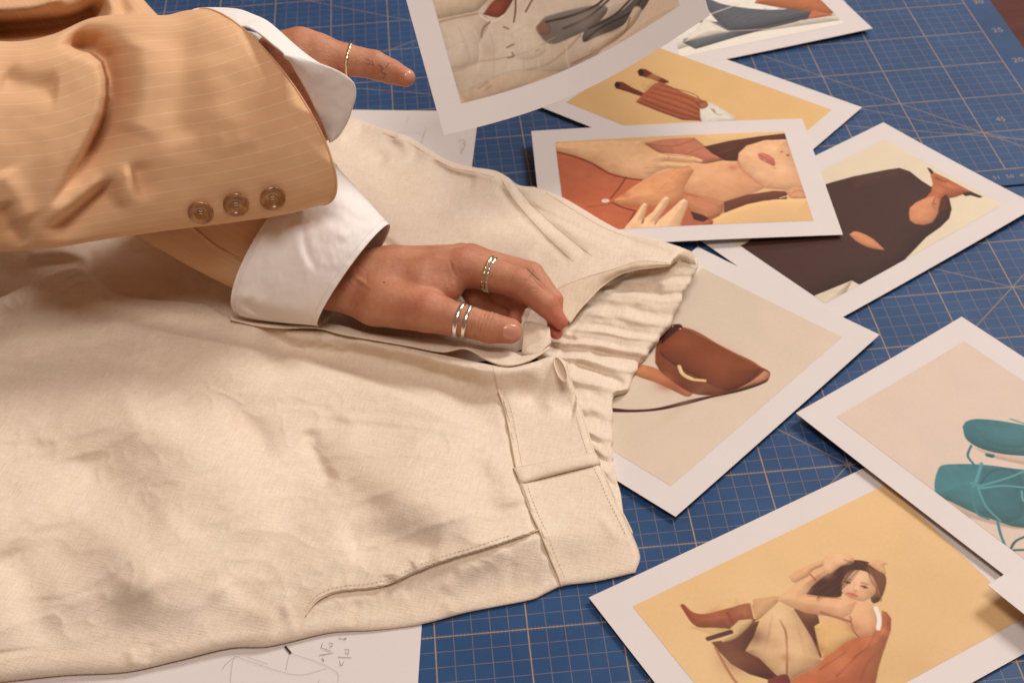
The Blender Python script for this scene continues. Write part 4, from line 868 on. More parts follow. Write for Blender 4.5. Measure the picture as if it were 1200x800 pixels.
# turned-under rows behind the top fold
back1 = Vf[0]+np.array([0, 0.35, -0.5]); back2 = Vf[0]+np.array([0, 0.2, -1.6]); back2[:, 2] = np.maximum(back2[:, 2], 0.4)
rt1 = Vf[:, -1]+np.array([0.05, 0, -0.35]); rt1[:, 2] = np.maximum(rt1[:, 2], 0.08)
Va = np.concatenate([back2[None], back1[None], Vf], 0)
uvf = clothuv(Pf); uva = np.concatenate([uvf[:1]+[0, 1.6], uvf[:1]+[0, .6], uvf], 0)
fc = gridfaces(NY+2, NX)
dsa = np.concatenate([ds[:1], ds[:1], ds], 0).ravel(); isw = (dsa[fc].mean(1) < 0)
Vr, UVr = Va.reshape(-1, 3), uva.reshape(-1, 2)
submesh('front_leg', Vr, fc, ~isw, M['linen'], TR, UVr)
wb = submesh('waistband', Vr, fc, isw, M['linen'], TR, UVr); solid(wb, 0.12)
def on_front(pts, lift=0.03):
    'points of the lower layer under photo pixels'
    out = []
    fl = np.stack([u.ravel(), v.ravel()], 1)
    for p_ in pts:
        k = np.argmin(((fl-np.array(p_)[:2])**2).sum(1)); out.append(U(p_[0], p_[1], Hf.ravel()[k]+lift))
    return np.array(out)
def smooth3(P, n=3):
    P = P.copy()
    for _ in range(n): P[1:-1] = (P[:-2]+2*P[1:-1]+P[2:])/4
    return P
tube('seam_piping', smooth3(on_front(catmull(SEAM[1:], 70), 0.07), 6), 0.075, M['linen_st'] if 'linen_st' in M else M['stitch'], TR, n=8)
tube('waistband_edge', smooth3(on_front(catmull(F_right[:9], 60), 0.0), 4), 0.07, M['stitch'], TR, n=8)
pl = catmull(POCK, 80); tube('pocket_edge', smooth3(on_front(pl, 0.02), 6), 0.045, M['stitch'], TR, n=6)
# rolled end of the waistband at its top corner
roll = []
for k in range(26):
    a = 2*math.pi*k/26; roll.append(U(657+6*math.cos(a)+5*math.sin(a), 433+14*math.sin(a), 3.6+0.15*math.cos(a)))
tube('waistband_edge', roll, 0.05, M['stitch'], TR, n=6, closed=True)
cc = U(657, 434, 3.5); Vd = [cc]+[p_-np.array([0, 0, 0.02]) for p_ in roll]
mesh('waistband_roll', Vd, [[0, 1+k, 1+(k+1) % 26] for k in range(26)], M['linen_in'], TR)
# belt loop
LT = [(601, 549), (640, 543), (670, 537), (698, 531)]; LB = [(609, 568), (640, 561), (672, 553), (704, 545)]
a_ = catmull(LT, 40); b_ = catmull(LB, 40); rows = []
for k, w in enumerate(np.linspace(0, 1, 7)):
    lift = 0.16+0.24*math.sin(math.pi*w)**0.5; q = on_front(a_*(1-w)+b_*w, 0)
    q = smooth3(q, 5); q[:, 2] += lift*np.sin(np.pi*np.clip(np.linspace(0.04, 0.96, 40), 0, 1))**0.35; rows.append(q)
BLp = np.array(rows); pxs = PX(BLp)
bl = mesh('belt_loop', BLp.reshape(-1, 3), gridfaces(7, 40), M['linen'], TR, True, clothuv(pxs).reshape(-1, 2)); solid(bl, 0.13)
tb1 = smooth3(on_front(catmull([(603, 550), (600, 558), (603, 568), (610, 569)], 16), 0.25), 3)


def stitches(name, P, sp, ln, r, parent, mat):
    P = np.asarray(P); L = np.r_[0, np.cumsum(np.linalg.norm(np.diff(P, axis=0), axis=1))]; V = []; Fc = []
    for s0 in np.arange(0.1, L[-1]-ln, sp):
        a_, b2 = [np.array([np.interp(q, L, P[:, k]) for k in range(3)]) for q in (s0, s0+ln)]
        d_ = b2-a_; d_ /= np.linalg.norm(d_)+1e-9; n_ = np.cross(d_, [0, 0, 1.0]); n_ /= np.linalg.norm(n_)+1e-9; c = len(V)
        for q, w_, h_ in ((a_, .5, .2), ((a_+b2)/2, 1, 1), (b2, .5, .2)):
            for k in range(5): t = math.pi*k/4; V.append(q+n_*math.cos(t)*r*w_+np.array([0, 0, math.sin(t)*r*h_+.005]))
        for i in range(2):
            for k in range(4): Fc.append([c+i*5+k, c+i*5+k+1, c+(i+1)*5+k+1, c+(i+1)*5+k])
    o = mesh(name, V, Fc, mat, parent); o['kind'] = 'stuff'; return o
off_ = lambda pts, dx, dy: [(a_+dx, b2+dy) for a_, b2 in pts]
for pts in (off_(SEAM[1:], 7, -1), off_(POCK[1:], -1, -6), off_(F_right[2:9], -7, 2)):
    stitches('stitching', smooth3(on_front(catmull(pts, 60), 0.03), 4), 0.24, 0.15, 0.028, TR, M['stitch'])

# --- upper (back) layer
B_top = [(-60, 150), (100, 128), (300, 118), (412, 137), (442, 149), (480, 161), (505, 177), (530, 190), (555, 196), (580, 200), (594, 207), (608, 217), (632, 220), (657, 230), (685, 246), (710, 261), (735, 273), (760, 278), (787, 286), (806, 293), (815, 299)]
B_bot = [(-60, 420), (100, 400), (270, 400), (420, 410), (540, 425), (610, 410), (648, 372), (668, 340), (690, 325), (720, 315), (750, 307), (786, 309), (800, 300), (813, 301)]
NXb, NYb = 420, 150
Pb, sb, tb_ = coons(B_top, B_bot, [(-60, 150), (-60, 420)], [(815, 299), (813, 301)], NYb, NXb, edgeclus(NYb, 0.5))
u2, v2 = Pb[..., 0], Pb[..., 1]
Hb = tps([(-60, 150, 1.2), (-60, 420, 1.6), (200, 130, 1.2), (200, 300, 2.2), (200, 400, 1.4), (412, 140, 1.1), (480, 200, 1.9), (420, 300, 1.9), (400, 400, 1.4), (540, 200, 1.0), (540, 290, 1.8), (530, 420, 1.3),
          (600, 215, 1.1), (620, 300, 1.9), (640, 380, 1.8), (680, 250, 1.6), (690, 320, 2.7), (740, 285, 2.2), (750, 303, 3.0), (790, 292, 2.7), (812, 299, 2.6), (640, 235, 1.3)])(u2, v2)
def Cb(*a, **k): crease(Hb, u2, v2, *a, **k)
Cb([(410, 150), (450, 165), (480, 180), (488, 196)], -0.45, 12, 12)
Cb([(400, 160), (430, 172), (455, 192)], -0.3, 9, 9); Cb([(462, 158), (474, 170), (480, 190)], 0.25, 7, 7)
Cb([(500, 178), (530, 197), (560, 204), (590, 212)], 0.15, 4, 5); Cb([(500, 188), (530, 205), (560, 212)], -0.22, 7, 12)
Cb([(590, 212), (610, 240), (640, 270), (680, 306)], 0.10, 8, 8, 0.1, 0.1); Cb([(582, 214), (600, 240), (632, 274), (670, 308)], -0.14, 4, 5, .1, .1); Cb([(600, 214), (622, 240), (652, 268), (692, 302)], -0.14, 4, 5, .1, .1)
Cb([(600, 232), (650, 254), (700, 278), (740, 296)], -0.1, 3, 5, .1, .3)
Cb([(520, 240), (560, 270), (640, 300)], 0.18, 22, 22); Cb([(500, 300), (560, 290), (620, 320)], -0.15, 14, 14)
Cb([(440, 278), (458, 288), (472, 302)], -0.28, 5, 6); Cb([(640, 250), (690, 280), (730, 296)], 0.14, 8, 8); Cb([(730, 280), (760, 290), (790, 298)], -0.18, 5, 7)
Cb([(-20, 300), (60, 292), (150, 320), (230, 335)], 0.3, 14, 16); Cb([(0, 330), (60, 310), (120, 300)], -0.3, 10, 10); Cb([(150, 290), (200, 320), (260, 345)], -0.3, 14, 14)
Cb([(30, 300), (70, 295), (110, 305)], 0.25, 5, 7)
Hb += wrinkle(u2+40, v2-30, 0.55); Hb = np.maximum(Hb, 0.5)
tt = np.clip(tb_[:, None]/0.05, 0, 1); Hb = Hb-0.35*(1-np.sqrt(np.clip(1-(1-tt)**2, 0, 1)))
Vb = U(u2, v2, Hb)
bk1 = Vb[0]+np.array([0, 0.12, -0.35]); bk2 = Vb[0]+np.array([0, 0.05, -1.0]); bk2[:, 2] = 0.1; bk1[:, 2] = np.maximum(bk1[:, 2], 0.15)
bot1 = Vb[-1].copy()
Vball = np.concatenate([bk2[None], bk1[None], Vb], 0); uvb = clothuv(Pb); uvb = np.concatenate([uvb[:1]+[0, 1], uvb[:1]+[0, .4], uvb], 0)
mesh('back_leg', Vball.reshape(-1, 3), gridfaces(NYb+2, NXb), M['linen'], TR, True, uvb.reshape(-1, 2))
def on_back(pts, lift=0.02):
    fl = np.stack([u2.ravel(), v2.ravel()], 1); out = []
    for p_ in pts:
        k = np.argmin(((fl-np.array(p_)[:2])**2).sum(1)); out.append(U(p_[0], p_[1], Hb.ravel()[k]+lift))
    return smooth3(np.array(out), 4)
for L in ([(586, 208), (604, 236), (634, 270), (672, 306)], [(600, 212), (624, 240), (652, 266), (694, 300)], [(640, 226), (672, 246), (706, 266), (738, 279)], [(448, 156), (480, 168), (505, 184), (530, 197), (556, 202), (580, 208)]):
    tube('stitched_seam', on_back(catmull(L, 50), 0.0), 0.035, M['stitch'], TR, n=5)

# --- gathered elastic waistband
E_out = [(812, 297), (817, 306), (813, 322), (803, 340), (794, 360), (785, 380), (777, 391), (764, 406), (750, 425), (741, 442), (735, 455), (722, 460), (718, 472), (718, 500), (717, 522), (720, 545), (725, 570), (731, 604)]
E_in = [(740, 312), (716, 322), (694, 338), (676, 352), (660, 366), (646, 380), (636, 392), (630, 402), (628, 414), (632, 424), (640, 436), (648, 450), (655, 466), (662, 486), (668, 506), (676, 530), (684, 552), (694, 580)]
NE, ME = 420, 60
Eo = catmull(E_out, NE); Ei = catmull(E_in, NE)
wv = np.linspace(0, 1, NE)
ph = np.cumsum(np.clip(0.75+1.3*gnoise(wv*7, wv*0+3.3), 0.2, 2)); ph = ph/ph[-1]*25*math.pi
gath = np.sin(ph)+0.5*np.sin(ph*0.43+1)+0.35*np.sin(ph*1.9+2)
dirs = Eo-Ei; dirs /= np.linalg.norm(dirs, axis=1)[:, None]
Eo = Eo+dirs*(gath*0.9)[:, None]+np.stack([np.zeros(NE), 0.8*gnoise(wv*60, wv*0)], 1)
w = np.linspace(0, 1, ME)[:, None, None]
Pe = Ei[None]*(1-w)+Eo[None]*w
ue, ve = Pe[..., 0], Pe[..., 1]
He = tps([(815, 300, 2.5), (805, 345, 1.9), (780, 385, 1.3), (740, 440, 0.9), (720, 500, 0.8), (726, 570, 0.7), (740, 320, 2.0), (700, 340, 1.5), (660, 370, 1.4), (636, 400, 1.5), (650, 450, 1.2), (680, 530, 1.0), (710, 390, 1.7), (750, 360, 1.9), (690, 440, 1.5), (700, 500, 1.1)])(ue, ve)
ww = np.linspace(0, 1, ME)[:, None]
amp = 0.10+0.17*np.sin(np.pi*np.clip(ww*1.1, 0, 1))**1
amp = amp*(0.6+0.5*np.clip(gnoise(ww*3+np.zeros(NE), wv[None]*8)+0.5, 0, 1.3))
shift = (ww-0.5)*40
gph = np.interp(np.arange(NE)[None]+shift*gnoise(ww*2+np.zeros(NE), wv[None]*5), np.arange(NE), np.sin(ph)+0.45*np.sin(ph*0.43+1)+0.3*np.sin(ph*1.9+2))
He += amp*gph*0.62+0.10*fbm(ue/26, ve/16, 2)*np.sin(np.pi*ww)
He += 0.02*fbm(ue/9, ve/9, 3)
def Ce(*a, **k): crease(He, ue, ve, *a, **k)
Ce([(712, 336), (690, 362), (668, 392), (656, 420)], -0.16, 4, 4, .1, .1)
Ce([(730, 330), (715, 348), (700, 372), (684, 398)], 0.05, 3, 3, .1, .1)
Ce([(658, 393), (668, 398), (676, 396)], -0.25, 3, 3, .2, .2)
Ce([(735, 316), (718, 330), (735, 336), (780, 340)], -0.3, 7, 7); Ce([(690, 410), (720, 414), (756, 422)], -0.28, 5, 6); Ce([(670, 424), (700, 436), (735, 452)], -0.3, 5, 6)
e1 = np.clip((1-ww)/0.05, 0, 1); He = He-0.2*(1-np.sqrt(np.clip(1-(1-e1)**2, 0, 1)))
He = np.maximum(He, 0.25)
Ve = U(ue, ve, He)
ed1 = Ve[-1]+np.array([0.02, 0.02, -0.18]); ed2 = Ve[-1]+np.array([-0.25, 0, -0.35]); ed1[:, 2] = np.maximum(ed1[:, 2], 0.12); ed2[:, 2] = np.maximum(ed2[:, 2], 0.1)
Veall = np.concatenate([Ve, ed1[None], ed2[None]], 0); uve = clothuv(Pe); uve = np.concatenate([uve, uve[-1:]+.3, uve[-1:]+.6], 0)
eb = mesh('elastic_waistband', Veall.reshape(-1, 3), gridfaces(ME+2, NE)[:, ::-1], M['linen'], TR, True, uve.reshape(-1, 2)); solid(eb, 0.10, 1 if False else -1)

# --- turned lip of the back waist
def ribbon(name, top, bot, zt, zb, mat, n=80, m=14, bulge=0.0, th=0.08, curl=0.0, wav=0.05, parent=TR, uvm=clothuv):
    a = catmull(top, n); b_ = catmull(bot, n); W = np.linspace(0, 1, m)[:, None, None]
    P2 = a[None]*(1-W)+b_[None]*W
    zt = np.interp(np.linspace(0, 1, n), np.linspace(0, 1, len(zt)), zt); zb = np.interp(np.linspace(0, 1, n), np.linspace(0, 1, len(zb)), zb)
    Z = zt[None]*(1-W[..., 0])+zb[None]*W[..., 0]+bulge*np.sin(np.pi*W[..., 0])+wav*gnoise(P2[..., 0]/16, P2[..., 1]/16)
    V = U(P2[..., 0], P2[..., 1], Z)
    o = mesh(name, V.reshape(-1, 3), gridfaces(m, n), mat, parent, True, uvm(P2).reshape(-1, 2)); solid(o, th); return o, V
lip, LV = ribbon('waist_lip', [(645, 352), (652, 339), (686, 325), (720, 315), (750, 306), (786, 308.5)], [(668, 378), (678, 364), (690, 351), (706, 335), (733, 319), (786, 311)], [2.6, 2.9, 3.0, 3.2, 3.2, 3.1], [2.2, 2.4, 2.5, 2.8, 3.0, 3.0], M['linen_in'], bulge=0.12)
tube('waist_lip_edge', smooth3(LV[-1], 2), 0.05, M['stitch'], TR, n=6)
tube('waist_lip_edge', smooth3(LV[0], 2), 0.05, M['stitch'], TR, n=6)
# small turned corner at the far end of the opening
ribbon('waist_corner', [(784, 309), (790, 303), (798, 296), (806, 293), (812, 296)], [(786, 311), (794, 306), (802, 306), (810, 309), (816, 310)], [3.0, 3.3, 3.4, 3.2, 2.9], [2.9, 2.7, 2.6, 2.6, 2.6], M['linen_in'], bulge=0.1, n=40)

# --- second ply of the front opening, and the tab between the fingers
o_, FV = ribbon('fly_facing', [(268, 366), (300, 376), (372, 378), (400, 381), (430, 389), (470, 394), (510, 397), (545, 402), (570, 406), (590, 408), (610, 412), (628, 404), (642, 392)],
       [(270, 374), (300, 381), (330, 384), (372, 384), (400, 391), (440, 398), (480, 405), (520, 412), (545, 408), (572, 422), (592, 428), (618, 423), (644, 408)],
       [2.6, 2.4, 2.3, 2.3, 2.3, 2.5, 2.6, 3.0], [3.0, 2.9, 2.8, 3.0, 3.1, 3.2, 3.7, 3.5], M['linen'], bulge=0.15, wav=0.1, n=120)
tube('fly_edge', smooth3(FV[-1], 3), 0.065, M['stitch'], TR, n=6)
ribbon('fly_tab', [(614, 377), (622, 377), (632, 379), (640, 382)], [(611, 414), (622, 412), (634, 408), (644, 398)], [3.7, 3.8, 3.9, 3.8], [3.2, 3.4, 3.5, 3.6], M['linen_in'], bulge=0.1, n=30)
ribbon('fly_tab', [(640, 381), (644, 384), (645, 392)], [(611, 414), (628, 416), (646, 402)], [3.85, 3.9, 3.8], [3.3, 3.5, 3.6], M['linen'], bulge=0.05, n=20, m=8)
ribbon('fly_tab', [(611, 372), (616, 362), (622, 360)], [(612, 384), (616, 376), (621, 366)], [3.6, 3.8, 3.8], [3.5, 3.6, 3.7], M['linen'], n=14, m=6)
#SLEEVES
# ------------------------------------------------------------------ the person: two crossed forearms in blazer sleeves
PERSON = empty('person', U(0, 150, 14), 'person in tan pinstripe blazer and white cuffs, crossed forearms over the trousers', 'person')
def rings_tube(st, n, nth):
    'st: rows (Tu, Tv, Bu, Bv, depth, ratio, bulge u, bulge v)'
    S = np.array(st, float); key = np.c_[(S[:, 0]+S[:, 2])/2, (S[:, 1]+S[:, 3])/2, S]
    S = catmull(key, n)[:, 2:]
    # more samples on the visible half
    th = np.r_[np.linspace(-0.35, math.pi+0.35, int(nth*0.75)), np.linspace(math.pi+0.35, 2*math.pi-0.35, nth-int(nth*0.75)+1)[1:-1]]
    V = np.zeros((n, len(th), 3)); sn = np.sin(th)
    for i in range(n):
        Tu, Tv, Bu, Bv, dp, ra, bu, bv = S[i]
        T = UD(Tu, Tv, dp); B = UD(Bu, Bv, dp); Cn = (T+B)/2; h = np.linalg.norm(T-B)/2
        q = PX(Cn); Sv = UD(q[0]+bu, q[1]+bv, dp)-Cn
        ray = (Cn-CAM)/np.linalg.norm(Cn-CAM)
        V[i] = Cn+np.cos(th)[:, None]*(T-B)/2+sn[:, None]*(-ray*h*ra+Sv)
    front = np.clip(sn*1.6, 0, 1)
    L = np.r_[0, np.cumsum(np.linalg.norm(np.diff(V.mean(1), axis=0), axis=1))]
    R_ = np.linalg.norm(V[n//2]-V[n//2].mean(0), axis=1).mean()
    uv = np.stack([np.repeat(L[:, None], len(th), 1), np.repeat((th*R_)[None], n, 0)], -1)
    return V, front, uv
def outfaces(V):
    f = gridfaces(V.shape[0], V.shape[1], True); i = V.shape[0]//2; j = V.shape[1]//3
    n = np.cross(V[i, j+1]-V[i, j], V[i+1, j]-V[i, j]); o = V[i, j]-V[i].mean(0)
    P = V.reshape(-1, 3); q = f[i*(V.shape[1]-1)+j]; m = np.cross(P[q[1]]-P[q[0]], P[q[2]]-P[q[1]])
    return f if m@(P[q[0]]-V[i].mean(0)) > 0 else f[:, ::-1]
def push(V, D):
    ray = V-CAM; ray /= np.linalg.norm(ray, axis=-1)[..., None]; return V-ray*D[..., None]

# depth of the upper (right) arm
d1 = float(depth(U(307, 126, 15.5)))
RS = [(-260, 0, -220, 330, d1-9, .6, 0, 0), (-80, 38, -60, 302, d1-5, .56, 4, 0), (10, 49, 0, 295, d1-3.4, .54, 6, 0), (60, 41, 60, 291, d1-2.6, .54, 8, 0), (105, 22, 120, 281, d1-1.9, .52, 10, -2), (150, 17, 190, 271, d1-1.3, .50, 16, -6),
      (190, 19, 270, 261, d1-.8, .50, 26, -12), (212, 15, 340, 250, d1-.4, .50, 36, -20), (229, 14, 385, 238, d1, .50, 36, -24)]
V1, fr1, uv1 = rings_tube(RS, 250, 260)
p1 = PX(V1); u, v = p1[..., 0], p1[..., 1]; D = np.zeros(u.shape)
def S1(*a, **k): crease(D, u, v, *a, **k)
S1([(66, 50), (96, 57), (117, 64), (126, 84), (129, 106), (123, 137), (107, 171), (83, 210), (50, 256)], -3.8, 24, 5, .12, .55, p=1.5)
S1([(0, 66), (50, 66), (90, 66), (118, 68)], 0.35, 14, 26, .25, .3)
S1([(170, 40), (162, 90), (158, 130), (150, 160)], 0.55, 22, 30)
S1([(139, 206), (120, 221), (97, 240), (72, 259), (46, 274)], -1.5, 26, 6, .25, .3, p=1.5)
S1([(126, 206), (100, 230), (76, 250), (50, 266)], 0.3, 6, 20, .2, .3)
S1([(150, 190), (147, 216), (142, 246)], 0.45, 8, 9, .3, .3)
S1([(158, 186), (164, 212), (178, 238)], -0.55, 18, 8, .3, .4)
S1([(205, 30), (214, 70), (210, 120), (222, 170)], -0.3, 20, 20); S1([(250, 60), (262, 120), (290, 180)], 0.25, 26, 26)
S1([(0, 90), (30, 100), (70, 104)], -0.5, 14, 16); S1([(0, 200), (16, 230), (30, 262)], 0.5, 16, 18); S1([(0, 236), (10, 266), (30, 290)], -0.7, 12, 12)
S1([(40, 285), (80, 283), (130, 276), (200, 268)], 0.15, 5, 5, .1, .1)
# the end of the sleeve turns away in front of the cuff
dc, _ = pdist(u, v, catmull([(262, 10), (272, 30), (290, 62), (316, 104), (345, 148), (384, 190), (396, 196)], 30)); dc = -dc
D -= 3.0*(np.clip(dc/60, 0, 1)**1.3)
D += 0.16*fbm(u/60, v/50, 2)+0.012*fbm(u/22, v/18, 2)
for (x0, y0, x1, y1) in ((258, 150, 262, 190), (280, 150, 286, 196), (300, 158, 306, 200), (322, 166, 326, 202), (344, 172, 346, 206), (240, 146, 243, 180)):
    S1([(x0, y0), (x1, y1)], 0.05, 6, 6, .3, .3)
V1 = push(V1, D*fr1)
sl1 = mesh('blazer_sleeve', V1.reshape(-1, 3), outfaces(V1), M['blazer'], PERSON, True, uv1.reshape(-1, 2)); solid(sl1, 0.16)
bvh1 = BVHTree.FromPolygons([Vector(x) for x in V1.reshape(-1, 3)], gridfaces(250, V1.shape[1], True).tolist())
def hit(bvh, px_, py_):
    d = UD(px_, py_, 100.0)-CAM; r = bvh.ray_cast(Vector(CAM), Vector(d/np.linalg.norm(d)))
    if r[0] is None: return None, None
    n = r[1]; 
    if n.dot(Vector(d)) > 0: n = -n
    return np.array(r[0]), np.array(n)
tube('sleeve_hem', smooth3(push(V1[-1][:int(260*.75)], np.full(int(260*.75), 0.02)), 3), 0.07, M['blazer'], sl1, n=6)

# lower (left) sleeve
d2 = float(depth(U(334, 280, 6.6)))
LS = [(60, -190, -240, 20, d2+9, .5, 0, 0), (110, -80, -150, 90, d2+8, .5, 0, 0), (170, 2, -60, 170, d2+6.5, .5, 0, 0), (235, 66, 52, 226, d2+3.5, .5, 0, 0), (310, 138, 164, 279, d2+.8, .5, 6, 4), (350, 172, 222, 312, d2, .5, 8, 6), (385, 205, 285, 344, d2+.1, .5, 8, 6)]
V2, fr2, uv2 = rings_tube(LS, 160, 180)
p2 = PX(V2); u, v = p2[..., 0], p2[..., 1]; D = np.zeros(u.shape)
crease(D, u, v, [(-20, 34), (40, 30), (90, 22), (130, 0)], -5.0, 10, 16, .1, .2)
crease(D, u, v, [(-20, 12), (40, 8), (80, -6)], 1.5, 8, 6, .1, .2)
crease(D, u, v, [(148, 20), (140, 0), (138, -30)], -0.8, 8, 10, .1, .1); crease(D, u, v, [(60, 30), (100, 36), (140, 20)], 0.5, 10, 10)
D += 0.15*fbm(u/50, v/40, 3)
dv, _ = pdist(u, v, catmull([(200, 250), (226, 266), (246, 284), (270, 298), (300, 309), (330, 322)], 30)); D += 0.10*np.clip(dv*-1/3, -1, 0)
V2 = push(V2, D*fr2)
sl2 = mesh('blazer_sleeve', V2.reshape(-1, 3), outfaces(V2), M['blazer'], PERSON, True, uv2.reshape(-1, 2)); solid(sl2, 0.16)
bvh2 = BVHTree.FromPolygons([Vector(x) for x in V2.reshape(-1, 3)], gridfaces(160, V2.shape[1], True).tolist())
ve = []
for q in catmull([(222, 262), (238, 276), (256, 290), (280, 302), (306, 312)], 24):
    h_, n_ = hit(bvh2, *q)
    if h_ is not None: ve.append(h_+n_*0.05)
if len(ve) > 3: tube('vent_edge', smooth3(np.array(ve), 2), 0.045, M['blazer'], sl2, n=6)

# shirt cuff of the lower arm: an open, stiff, slightly conical band
dm = float(depth(U(413, 321, 5.4)))
CS = [(386, 190, 284, 366, d2+.15, .60, -36, 4), (392, 196, 290, 371, d2+.1, .64, -34, 2), (405, 208, 306, 375, d2, .68, -28, 0), (424, 228, 330, 378, (d2+dm)/2, .72, -22, -2), (442, 248, 354, 380, dm-.1, .76, -14, -4), (456, 263, 372, 381.5, dm-.2, .78, -8, -5)]
V3, fr3, uv3 = rings_tube(CS, 120, 200)
p3 = PX(V3); u, v = p3[..., 0], p3[..., 1]; D = np.zeros(u.shape)
crease(D, u, v, [(282, 352), (296, 364), (316, 371), (345, 376), (372, 379)], -0.45, 9, 4, .12, .2)
crease(D, u, v, [(280, 340), (290, 352), (310, 361)], 0.2, 12, 8)
crease(D, u, v, [(352, 262), (358, 290), (372, 320)], -0.16, 5, 5); crease(D, u, v, [(346, 256), (350, 290), (366, 322)], 0.12, 7, 7)
crease(D, u, v, [(372, 252), (388, 268), (410, 280)], 0.14, 8, 8); crease(D, u, v, [(330, 262), (320, 300), (322, 340)], 0.12, 12, 12); crease(D, u, v, [(395, 240), (415, 256), (436, 262)], -0.08, 5, 5)
D += 0.10*fbm(u/26, v/30, 3)+0.02*fbm(u/8, v/9, 2)
V3 = push(V3, D*fr3)
cuf = mesh('shirt_cuff', V3.reshape(-1, 3), outfaces(V3), M['shirt'], PERSON, True, uv3.reshape(-1, 2)); solid(cuf, 0.10)
for row_, lo_ in ((112, .0), (8, .0)):
    st = push(V3[row_], np.full(V3.shape[1], 0.02)); tube('cuff_stitching', st[:int(V3.shape[1]*.75)], 0.022, M['shirt'], cuf, n=5)
for row in (V3[-1], V3[0]):
    tube('cuff_edge', row, 0.05, M['shirt'], cuf, n=8, closed=True)

# shirt cuff of the upper arm: bright turned strip and the hanging flap
def dribbon(name, top, bot, dt, db, mat, parent, n=90, m=24, bulge=0.0, th=0.11, wav=0.03, extra=None):
    a = catmull(top, n); b_ = catmull(bot, n); W = np.linspace(0, 1, m)[:, None, None]
    P2 = a[None]*(1-W)+b_[None]*W; x = np.linspace(0, 1, n)
    dt = np.interp(x, np.linspace(0, 1, len(dt)), dt); db = np.interp(x, np.linspace(0, 1, len(db)), db)
    Z = dt[None]*(1-W[..., 0])+db[None]*W[..., 0]-bulge*np.sin(np.pi*W[..., 0])-wav*fbm(P2[..., 0]/16, P2[..., 1]/16, 2)
    V = UD(P2[..., 0], P2[..., 1], Z)
    uv = np.stack(np.meshgrid(x*12, W[:, 0, 0]*4), -1)
    o = mesh(name, V.reshape(-1, 3), gridfaces(m, n), mat, parent, True, uv.reshape(-1, 2)); solid(o, th, 0); return o, V
c1, Vc = dribbon('shirt_cuff', [(218, 16), (230, 11), (254, 10), (280, 12), (294, 17), (312, 25), (328, 38), (348, 56), (366, 70), (374, 75)], [(222, 16), (240, 17), (258, 20), (268, 26), (280, 31), (290, 32), (304, 40), (320, 53), (330, 61), (336, 68)],
                 [d1+.9, d1+.4, d1-.8, d1-2.4, d1-3.6], [d1+.3, d1-.7, d1-2.4, d1-3.6, d1-4.3], M['shirt'], PERSON, bulge=0.1, wav=0.06)
tube('cuff_edge', smooth3(Vc[0], 3), 0.06, M['shirt'], c1, n=8)
c2, Vc2 = dribbon('cuff_flap', [(332, 63), (342, 65), (354, 69), (366, 73), (376, 76), (392, 82), (406, 90), (414, 98), (416.5, 110), (412, 128), (406, 144), (396, 160), (388, 166)],
                  [(333, 66), (340, 72), (346, 82), (351, 91), (356, 100), (361, 109), (365, 117), (369, 126), (373, 134), (377, 143), (381, 152), (384, 160), (387, 167)],
                  [d1-4.4, d1-4.5, d1-4.5, d1-4.0, d1-3.1, d1-2.1, d1-1.2], [d1-4.35, d1-3.9, d1-3.4, d1-2.9, d1-2.3, d1-1.7, d1-1.2], M['shirt'], c1, bulge=0.25, wav=0.05)
tube('cuff_edge', smooth3(Vc2[0], 3), 0.055, M['shirt'], c1, n=8)
# inner tube of that cuff, seen only from elsewhere
IC = [(240, 30, 330, 200, d1+.1, .5, 20, -10), (262, 32, 352, 180, d1+.05, .45, 20, -10), (300, 40, 366, 160, d1, .4, 12, -8)]
V4, _, uv4 = rings_tube(IC, 20, 48); ic = mesh('shirt_cuff', V4.reshape(-1, 3), outfaces(V4), M['shirt'], PERSON, True, uv4.reshape(-1, 2)); solid(ic, 0.1)

# ------------------------------------------------------------------ sleeve buttons
def make_button(px_, py_, tilt):
    h_, n_ = hit(bvh1, px_, py_)
    n_ = n_/np.linalg.norm(n_); n_ = n_*0.75-FWD*0.25+RM[:, 0]*tilt; n_ /= np.linalg.norm(n_)
    prof = [(0, .10), (.22, .10), (.34, .115), (.44, .16), (.54, .235), (.62, .285), (.70, .29), (.78, .25), (.82, .17), (.80, .08), (.70, .03), (0, .02)]
    a = np.cross(n_, RM[:, 0]); a /= np.linalg.norm(a); b_ = np.cross(n_, a); N = 40; V = []; Fc = []; mi = []
    for r, z in prof:
        for k in range(N): t = 2*math.pi*k/N; V.append(h_+n_*(z+.10)+(a*math.cos(t)+b_*math.sin(t))*r*0.96)
    for i in range(len(prof)-1):
        for k in range(N): Fc.append([i*N+k, i*N+(k+1) % N, (i+1)*N+(k+1) % N, (i+1)*N+k]); mi.append(0)
    for sx, sy in ((1, 1), (1, -1), (-1, 1), (-1, -1)):
        c = len(V)
        for k in range(12): t = 2*math.pi*k/12; V.append(h_+n_*.204+a*(sx*.13+.065*math.cos(t))+b_*(sy*.13+.065*math.sin(t)))
        Fc.append([c+k for k in range(12)]); mi.append(1)
    o = mesh('sleeve_button', V, Fc, M['horn'], sl1); o.data.materials.append(M['thread_dark']); o.data.polygons.foreach_set('material_index', mi)
    for s in (1, -1):
        tube('button_thread', [h_+n_*.22+a*.13*s+b_*.13, h_+n_*.255+a*.05*s, h_+n_*.22+a*.13*s-b_*.13], 0.03, M['thread'], sl1, n=5)
for q in ((236, 247, -.12), (277, 238, 0.0), (319, 231, .12)): make_button(*q)

